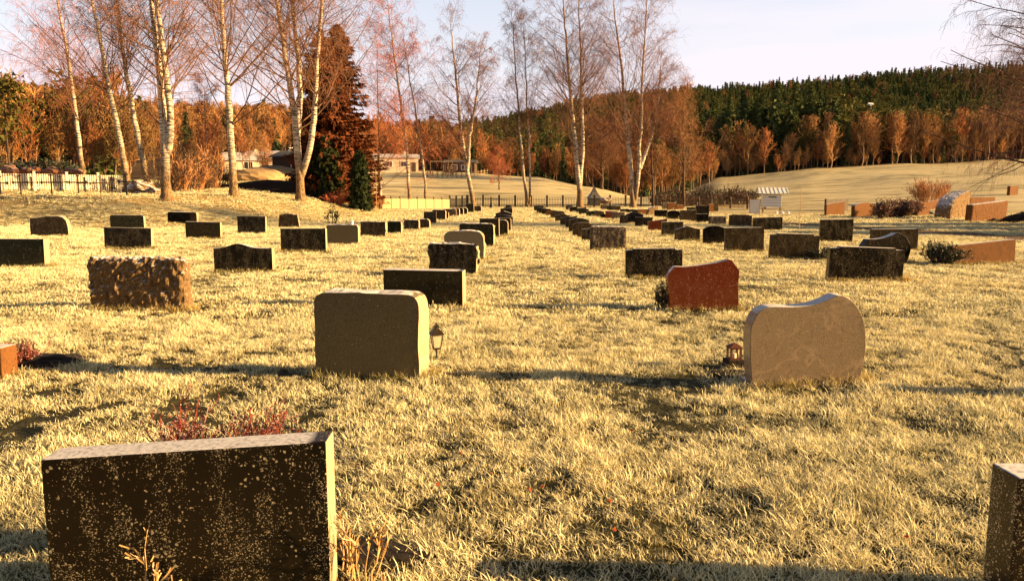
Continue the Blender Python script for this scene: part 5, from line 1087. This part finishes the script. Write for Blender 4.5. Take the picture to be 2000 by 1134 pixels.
for i in range(11):
    px = 1285+i*18; D = 93+(i % 3)*2; x = P(px, 395, D); twig_bush('dark_thicket', (x[0], D, hz(x[0], D)), 1.5, 1.3+.4*(i % 3), 50, 'darkbark', 'dark low thicket bush along the hollow behind the right fence', 'bush', 'dark thicket behind the right fence', seed=120+i, tw=.02, leaf='frosty_red' if i % 3 == 0 else 'leafdark', leafn=700, lsz=.11)
for i, (yy, hh) in enumerate([(29.5, 5.2), (34.0, 5.6), (38.5, 5.0)]):
    xx = 32.5; root = empty('spruce_tree', (xx, yy, hz(xx, yy)), 0, label=['dense low spruce outside the right edge, nearest', 'dense low spruce outside the right edge, middle', 'dense low spruce outside the right edge, farthest'][i], cat='tree')
    MB().bar((0, 0, -.2), (0, 0, hh*.9), .1, .03, 8).build('trunk', M['darkbark'], root); V, Ft = spruce_mesh(np.random.default_rng(i+200), hh, 2.7, 420, 30, .45, .02, power=.35); mesh_np('crown', V, Ft, M['spruce'], root)
for px, py, r_, lb in [(700, 1085, .26, 'dark bare soil patch right of the nearest black stone'), (84, 706, .42, 'dark soil bed beside the leftmost red heather'), (861, 716, .16, 'small dark soil bed under the garden lantern'), (1432, 728, .20, 'dark soil bed below the small red lantern')]:
    g = G(px, py); boulder('flower_bed', (g[0], g[1], -.018), r_*.9, (1.2, .8, .22), M['soil'], lb, 'flower bed', seed=int(px), amp=.35)
# fallen leaves
lp = mesh_np('fallen_leaf', [(-.012, 0, .0), (-.004, -.011, .004), (.012, -.007, .001), (.018, 0, .006), (.012, .009, .002), (-.004, .011, .005)], [(0, 1, 2, 3, 4, 5)], M['leaf'])
first = True
for (px, py) in [(1365, 895), (1156, 892), (1035, 965), (957, 935), (1190, 988), (1200, 1046), (815, 1070), (1180, 742), (700, 915), (670, 900), (1235, 847), (855, 960), (1770, 1053), (1610, 846), (1400, 1100), (900, 890), (1450, 960), (480, 760), (330, 820), (1640, 930), (1060, 960), (950, 1055)]:
    o = lp if first else lp.copy()
    if not first: COL.objects.link(o)
    first = False; g = gp(px, py, .042); o.location = g; o.scale = (1.0, 1.0, 1.0); o.rotation_euler = (random.uniform(-.6, .6), random.uniform(-.6, .6), random.uniform(0, 6.28)); tag(o, 'tiny red fallen leaf caught in the foreground grass', 'leaf', 'fallen leaves in the foreground grass')

# ------------------------------------------------------------------ crosses
def cross(px, base, top, D, wpx, mat, label, group='grave crosses before the picket fence'):
    x = P(px, base, D); gz = hz(x[0], D); H = P(px, top, D)[2]-gz; w = wpx/ppm(D); root = empty('grave_cross', (x[0], D, gz), R_(random.uniform(-8, 8)), label=label, cat='cross', group=group)
    t_ = .085*H/1.2; MB().box((0, 0, H/2-.1), (t_, .05, H+.2)).build('upright', M[mat], root, .004)
    zb = H*.66; MB().box((0, 0, zb), (w, .044, t_)).build('crossbar', M[mat], root, .004)
    q = MB()
    for (cx_, cz_) in ((-w/2, zb), (w/2, zb), (0, H)):
        for dx, dz in ((-1, 0), (1, 0), (0, 1), (0, -1)):
            a = (cx_+dx*t_*.75, 0, cz_+dz*t_*.75); q.bar((a[0], -.022, a[2]), (a[0], .022, a[2]), t_*.52, None, 10)
    q.build('trefoil_ends', M[mat], root); return root
for i, (px, b, tp, D, w_, m_, lb) in enumerate([
    (2, 383, 345, 45, 26, 'iron', 'iron cross cut by the left picture edge'), (42, 384, 343, 45, 30, 'crosswood', 'brown cross, first whole one from the left'),
    (62, 372, 347, 48.5, 26, 'iron', 'black cross behind and right of the first whole brown cross'), (102, 385, 342, 44.5, 38, 'crosswood', 'largest brown cross in the middle of the row'),
    (119, 372, 345, 48.5, 26, 'iron', 'black cross behind the largest brown cross'), (154, 382, 343, 45.5, 34, 'crosswood', 'brown cross right of the largest one'),
    (166, 374, 348, 48.5, 22, 'iron', 'black cross peeping out behind the brown cross on the right'), (197, 381, 345, 46, 24, 'crosswood', 'slim brown cross before the dark gate'), (248, 381, 340, 45, 28, 'iron', 'dark cross at the end of the picket fence')]):
    cross(px, b, tp, D, w_, m_, lb)
# ------------------------------------------------------------------ fences
def picket_fence(name, a, b, nsec, h, pitch, pw, matp, label, post_h=.15, postw=.1, gap_z=.08, thick=.02, rails=2, post_mat=None, base_z=None, D0=None):
    ax, ay = a; bx, by = b; L_ = math.hypot(bx-ax, by-ay); ang = math.atan2(by-ay, bx-ax); root = empty(name, (ax, ay, hz(ax, ay)), 0, label=label, cat='fence'); z0 = root.location.z
    for s in range(nsec+1):
        k = s/nsec; x, y = ax+(bx-ax)*k, ay+(by-ay)*k; z = hz(x, y)-z0
        MB().box((x-ax, y-ay, z+(h+post_h)/2-.1), (postw, postw, h+post_h+.2), ang).box((x-ax, y-ay, z+h+post_h+.012), (postw*1.35, postw*1.35, .03), ang).build('post', post_mat or matp, root)
    for s in range(nsec):
        m_ = MB(); k0, k1 = s/nsec, (s+1)/nsec; n = max(2, int(L_/nsec/pitch))
        xm, ym = ax+(bx-ax)*(k0+k1)/2, ay+(by-ay)*(k0+k1)/2
        za = hz(ax+(bx-ax)*k0, ay+(by-ay)*k0)-z0; zb_ = hz(ax+(bx-ax)*k1, ay+(by-ay)*k1)-z0
        ox, oy = math.sin(ang)*.03, -math.cos(ang)*.03
        for i in range(n):
            k = k0+(k1-k0)*(i+.5)/n; z = za+(zb_-za)*(i+.5)/n
            m_.box(((bx-ax)*k+ox, (by-ay)*k+oy, z+gap_z+(h-gap_z)/2+random.uniform(-.006, .006)), (pw, thick, h-gap_z), ang)
        for rz_ in ([.25, .8] if rails == 2 else [.5]):
            m_.bar(((bx-ax)*k0, (by-ay)*k0, za+h*rz_), ((bx-ax)*k1, (by-ay)*k1, zb_+h*rz_), .022, None, 4)
        m_.build('picket_panel', matp, root)
    return root
a = P(-140, 372, 46.5); b = P(252, 375, 53)
picket_fence('picket_fence', (a[0], 46.5), (b[0], 53), 6, 1.08, .125, .085, M['white_wood'], 'cream white picket fence behind the grave crosses', post_h=.14, postw=.13)
g = P(219, 372, 52); root = empty('garden_gate', (g[0], 52, hz(g[0], 52)), R_(17), label='narrow dark gate standing in the white picket fence', cat='gate')
q = MB()
for i in range(4): q.box((-.15+i*.1, 0, .52), (.085, .03, 1.0))
q.build('boards', M['iron'], root); MB().box((0, .03, .25), (.4, .03, .07)).box((0, .03, .8), (.4, .03, .07)).build('rails', M['iron'], root)
a = G(745, 414.5); b = G(868, 412)
picket_fence('board_fence', (P(746, 410, 72)[0], 72), (P(878, 408, 79)[0], 79), 8, 1.0, .16, .15, M['raw_wood'], 'pale close-boarded wooden fence left of the black fence', post_h=.2, postw=.09, post_mat=M['darkbark'])
picket_fence('picket_fence', (P(878, 408, 79)[0], 79.5), (P(912, 405, 86)[0], 88), 3, 1.1, .17, .035, M['iron'], 'short black picket stretch joining the board fence to the long one', post_h=.25, postw=.16)
picket_fence('picket_fence', (P(912, 405, 88)[0], 88), (P(1282, 405, 90)[0], 90), 12, 1.1, .17, .038, M['iron'], 'long black picket fence with thick posts across the end of the aisle', post_h=.25, postw=.2)
picket_fence('picket_fence', (P(1282, 405, 90)[0], 90), (P(1470, 405, 80)[0], 76), 7, 1.0, .17, .036, M['darkbark'], 'brown picket fence continuing right towards the white shelter', post_h=.2, postw=.15)
# ------------------------------------------------------------------ dark pyramid and pump
x = P(1160, 400, 93); root = empty('garden_shelter', (x[0], 93, hz(x[0], 93)), .2, label='small black steep pyramid-roofed hut behind the fence', cat='hut')
MB().box((0, 0, .4), (1.25, 1.25, .9), 0, .95).build('wall', M['iron'], root)
MB().add([(-.75, -.75, .8), (.75, -.75, .8), (.75, .75, .8), (-.75, .75, .8), (-.30, -.30, 1.55), (.30, -.30, 1.55), (.30, .30, 1.55), (-.30, .30, 1.55), (0, 0, 2.35)], [(0, 1, 5, 4), (1, 2, 6, 5), (2, 3, 7, 6), (3, 0, 4, 7), (4, 5, 8), (5, 6, 8), (6, 7, 8), (7, 4, 8), (0, 3, 2, 1)]).build('roof', M['iron'], root)
x = G(962, 405.5); root = empty('water_pump', (x[0], 84.5, 0), 0, label='dark upright water post with bulky foot before the fence at the aisle end', cat='water pump')
MB().bar((0, 0, 0), (0, 0, .55), .26, .17, 10).build('barrel', M['iron'], root); MB().bar((-.05, 0, .5), (-.05, 0, 1.1), .09, .06, 8).build('post', M['iron'], root); MB().bar((-.05, 0, 1.08), (-.05, 0, 1.25), .09, .05, 8).build('cap', M['iron'], root)
# stakes
for i, (px, b, tp) in enumerate([(1561, 449, 363), (736, 428, 330), (710, 417, 391), (756, 430, 382), (781, 416, 391), (1415, 420, 395), (1455, 418, 402)]):
    g = G(px, b); h = P(px, tp, g[1])[2]; o = MB().bar((0, 0, -.1), (0, 0, h), .016, .011, 6).build('marker_stake', M['raw_wood']); o.location = (g[0], g[1], 0)
    tag(o, ['tall thin pale stake standing right of the white shelter', 'tallest thin stake left of the board fence', 'short thin stake on the bank left of the board fence', 'thin stake in front of the board fence, left part', 'thin stake in front of the board fence, middle', 'thin stake behind the jet black arched stone', 'short thin stake left of the white shelter'][i], 'stake', 'thin marker stakes in the lawn')
# ------------------------------------------------------------------ white shelter
def shelter():
    D = 60; x = P(1503, 412, D); k = 1/ppm(D); root = empty('notice_shelter', (x[0], D, hz(x[0], D)), R_(-6), label='small white wooden shelter with ribbed pale roof and side screen', cat='shelter')
    zb = 0
    MB().box((.1, 0, 1.08), (1.45, .5, 1.0)).build('cabinet', M['white_paint'], root, .01)
    q = MB()
    for i in range(5): q.box((.1, -.262, .70+i*.2), (1.40, .02, .012))
    q.build('board_joints', M['iron'], root)
    MB().box((.12, -.27, 1.34), (.6, .02, .07)).build('sign_strip', M['iron'], root)
    for sx in (-.55, .75): MB().box((sx, -.16, .28), (.09, .09, .6)).build('leg', M['raw_wood'], root)
    MB().box((.1, -.55, .42), (1.7, .4, .05)).build('bench', M['crosswood'], root, .005)
    V = [(-1.0, -.75, 1.62), (1.25, -.75, 1.62), (1.25, .45, 1.62), (-1.0, .45, 1.62), (-.95, -.1, 2.08), (1.20, -.1, 2.08)]
    rf = MB().add(V, [(0, 1, 5, 4), (2, 3, 4, 5), (1, 2, 5), (3, 0, 4), (0, 3, 2, 1)]).build('roof', M['roof_tin'], root)
    q = MB()
    for i in range(8):
        xx = -.98+i*.315; q.bar((xx, -.76, 1.635), (xx*.98, -.12, 2.095), .010, None, 5)
    q.build('roof_rib', M['white_paint'], root)
    q = MB()
    for i in range(5): q.box((-1.15, -.1, .2+i*.21), (.75, .04, .19))
    q.build('side_screen', M['white_paint'], root, .004)
    for sx in (-1.5, -.80): MB().box((sx, -.06, .6), (.08, .06, 1.2)).build('screen_post', M['raw_wood'], root)
shelter()
for i, (px, b_) in enumerate([(1498, 414), (1509, 414), (1520, 414)]):
    g = G(px, b_+4); V, Fs = sphere_np(.13, 10, 7); o = mesh_np('watering_can', V, Fs, M['roof_tin'], smooth=True); o.location = (g[0], 58.6, .12)
    h = MB().bar((.08, 0, 0), (.3, 0, .14), .02, .03, 6).build('spout', M['roof_tin'], o); MB().bar((-.1, 0, .05), (.04, 0, .22), .012, None, 5).build('handle', M['roof_tin'], o)
    tag(o, ['leftmost', 'middle', 'rightmost'][i]+' grey watering can under the white shelter bench', 'watering can', 'watering cans under the shelter')
# ------------------------------------------------------------------ buildings
M['plaster'] = simple('pale_plaster', (.62, .50, .36), .85, .1, 1)
M['whitewall'] = simple('white_wall', (.75, .70, .62), .8, .06, 1)
M['darkroof'] = simple('dark_roof', (.04, .032, .028), .8, .3, 2, frost=.1)
M['frostroof'] = simple('frosted_roof', (.52, .50, .50), .7, .15, 2)
M['darkglass'] = simple('window_glass', (.02, .022, .025), .1, .1, 1, spec=.8)
M['darkwood'] = simple('dark_wall', (.07, .04, .025), .8, .3, 2)
def house(px, base, D, w, dp, h, rh, rz, wall, roof, label, wins=3, gable=True, zoff=0., name='house'):
    x = P(px, base, D); root = empty(name, (x[0], D, hz(x[0], D)+zoff), R_(rz), label=label, cat='house')
    MB().box((0, 0, h/2-.4), (w, dp, h+.8)).build('wall', M[wall], root)
    e = .4; V = [(-w/2-e, -dp/2-e, h+.01), (w/2+e, -dp/2-e, h+.01), (w/2+e, dp/2+e, h+.01), (-w/2-e, dp/2+e, h+.01), (-w/2-e, 0, h+rh), (w/2+e, 0, h+rh)]
    rf = MB().add(V, [(0, 1, 5, 4), (2, 3, 4, 5), (1, 2, 5), (3, 0, 4), (0, 3, 2, 1)]).build('roof', M[roof], root)
    MB().box((w*.2, .3, h+rh+.1), (.6, .6, 1.0)).build('chimney', M[wall], rf)
    for i in range(wins):
        xx = -w/2+w*(i+1)/(wins+1); f = MB().box((xx, -dp/2-.03, h*.55), (1.5, .08, 1.2)).build('window', M['whitewall'], root)
        MB().box((xx-.33, -dp/2-.08, h*.55), (.56, .03, 1.0)).box((xx+.33, -dp/2-.08, h*.55), (.56, .03, 1.0)).build('pane', M['darkglass'], f)
    MB().box((w/2-1.0, -dp/2-.04, 1.0), (.9, .08, 2.0)).build('door', M['darkwood'], root)
house(775, 333, 175, 9.5, 8, 3.0, 1.0, 8, 'plaster', 'frostroof', 'tan house with white-framed windows at the left of the playing field', 2)
house(625, 345, 95, 9, 7, 2.6, .9, -6, 'darkwood', 'darkroof', 'dark timber building half hidden under the spruces', 2)
house(545, 318, 135, 10, 8, 2.4, .8, 4, 'whitewall', 'frostroof', 'low white sunlit building between the straight and forked birches', 2)
house(485, 335, 125, 7, 6, 1.6, 1.4, 20, 'plaster', 'frostroof', 'small outbuilding with frosted roof left of the low white building', 1)
house(900, 338, 180, 7, 5, 2.2, .8, -4, 'darkwood', 'darkroof', 'dark club hut behind the playground at the top of the field', 2)
for i, (px, py, D) in enumerate([(502, 345, 84), (536, 338, 90)]):
    x = P(px, py, D); boulder('soil_heap', (x[0], D, hz(x[0], D)), 2.4, (1.5, 1, .6), M['raw_wood'] if i == 0 else M['beige'], ['larger pale heap of earth before the white building', 'smaller pale heap of earth right of the larger one'][i], 'heap', seed=50+i, amp=.2)
x = P(515, 372, 60); V, Fs = sphere_np(1, 40, 14, (4.6, 1.6, .95), .25, 8, 2.); o = mesh_np('soil_bank', V, Fs, M['soil']); o.location = (x[0], 61, hz(x[0], 61)-.1); tag(o, 'long black bank of dug soil behind the straight birch', 'bank', kind='structure')
# playground
def swing(px, D, w, h, label, name='swing_set', n=2):
    x = P(px, 340, D); root = empty(name, (x[0], D, hz(x[0], D)), random.uniform(-.3, .3), label=label, cat='playground')
    q = MB()
    for sx in (-w/2, w/2):
        for sy in (-1, 1): q.bar((sx, sy*.9, -.1), (sx, 0, h), .09, None, 6)
    q.bar((-w/2, 0, h), (w/2, 0, h), .09, None, 6); q.build('frame', M['crosswood'], root)
    for i in range(n):
        xx = -w/2+w*(i+1)/(n+1); MB().bar((xx-.2, 0, h), (xx-.2, 0, .5), .03, None, 4).bar((xx+.2, 0, h), (xx+.2, 0, .5), .03, None, 4).box((xx, 0, .5), (.5, .2, .06)).build('swing_seat', M['rustred'], root)
swing(862, 160, 4.5, 2.6, 'wooden swing set at the left of the playground'); swing(897, 163, 5, 2.4, 'wooden swing set right of the first one on the playground')
x = P(878, 340, 158); root = empty('climbing_frame', (x[0], 158, hz(x[0], 158)), .3, label='wooden climbing frame with red bars between the swing sets', cat='playground')
q = MB()
for sx in (-1, 0, 1):
    for sy in (-.8, .8): q.box((sx*1.1, sy, 1.0), (.14, .14, 2.1))
q.build('post', M['crosswood'], root); q = MB()
for zz in (.6, 1.2, 1.9):
    for sy in (-.8, .8): q.bar((-1.1, sy, zz), (1.1, sy, zz), .06, None, 5)
q.build('bar', M['rustred'], root)
a = P(915, 345, 155); b = P(952, 338, 168); picket_fence('rail_fence', (a[0], 150), (b[0], 168), 6, .9, 6, .05, M['raw_wood'], 'low wooden rail fence slanting beside the playground', postw=.14)
a = P(845, 343, 152); picket_fence('rail_fence', (P(826, 343, 152)[0], 152), (P(912, 343, 152)[0], 151), 9, .9, 6, .05, M['crosswood'], 'low rail fence in front of the swing sets', postw=.12)
def goal(px, D, w, label):
    x = P(px, 385, D); root = empty('football_goal', (x[0], D, hz(x[0], D)), .15, label=label, cat='goal')
    MB().bar((-w/2, 0, 0), (-w/2, 0, 2), .05).bar((w/2, 0, 0), (w/2, 0, 2), .05).build('post', M['white_paint'], root); MB().bar((-w/2-.04, 0, 2), (w/2+.04, 0, 2), .05).build('crossbar', M['white_paint'], root)
goal(772, 100, 3.6, 'small white football goal behind the board fence')
x = P(740, 410, 74); o = MB().bar((0, 0, -.2), (0, 0, 6.2), .07, .05, 8).build('pole', M['crosswood']); o.location = (x[0], 74, hz(x[0], 74)); tag(o, 'slim grey pole at the left end of the board fence', 'pole')
# far hilltop houses
for i, (px, py, D) in enumerate([(1700, 202, 500), (1752, 232, 380)]):
    x = P(px, py, D); root = empty('cabin', (x[0], D, hz(x[0], D)+9), R_(10), label=['tiny white cabin roof among the trees of the right hill', 'tiny white mast house above the right-hand wood'][i], cat='cabin')
    root.scale = (.5, .5, .6); MB().box((0, 0, 2), (6, 5, 8)).build('wall', M['whitewall'], root); MB().add([(-3.6, -3, 6.01), (3.6, -3, 6.01), (3.6, 3, 6.01), (-3.6, 3, 6.01), (-3.6, 0, 8), (3.6, 0, 8)], [(0, 1, 5, 4), (2, 3, 4, 5), (1, 2, 5), (3, 0, 4), (0, 3, 2, 1)]).build('roof', M['frostroof'], root)

# ------------------------------------------------------------------ long grass by the stones
def build_tufts():
    pr = [proto('t', blade_clump(20, .045, .05, .13, .0045, .8, 3, seed=90+s), MT) for s in range(3)]+[proto('t', blade_clump(26, .10, .07, .15, .010, .8, 3, seed=95+s), MT) for s in range(3)]
    A = np.array(TUFTS); far = A[:, 1] > 13; idx = np.where(far, 3+rng.integers(0, 3, len(A)), rng.integers(0, 3, len(A)))
    z = height(A[:, 0], A[:, 1]); scatter('long_grass', np.stack([A[:, 0], A[:, 1], z], 1), rng.uniform(0, 6.28, len(A)), A[:, 2]*.85, idx, pr, label='longer yellow-green grass growing round the feet of the headstones', cat='grass', kind='stuff')
build_tufts()
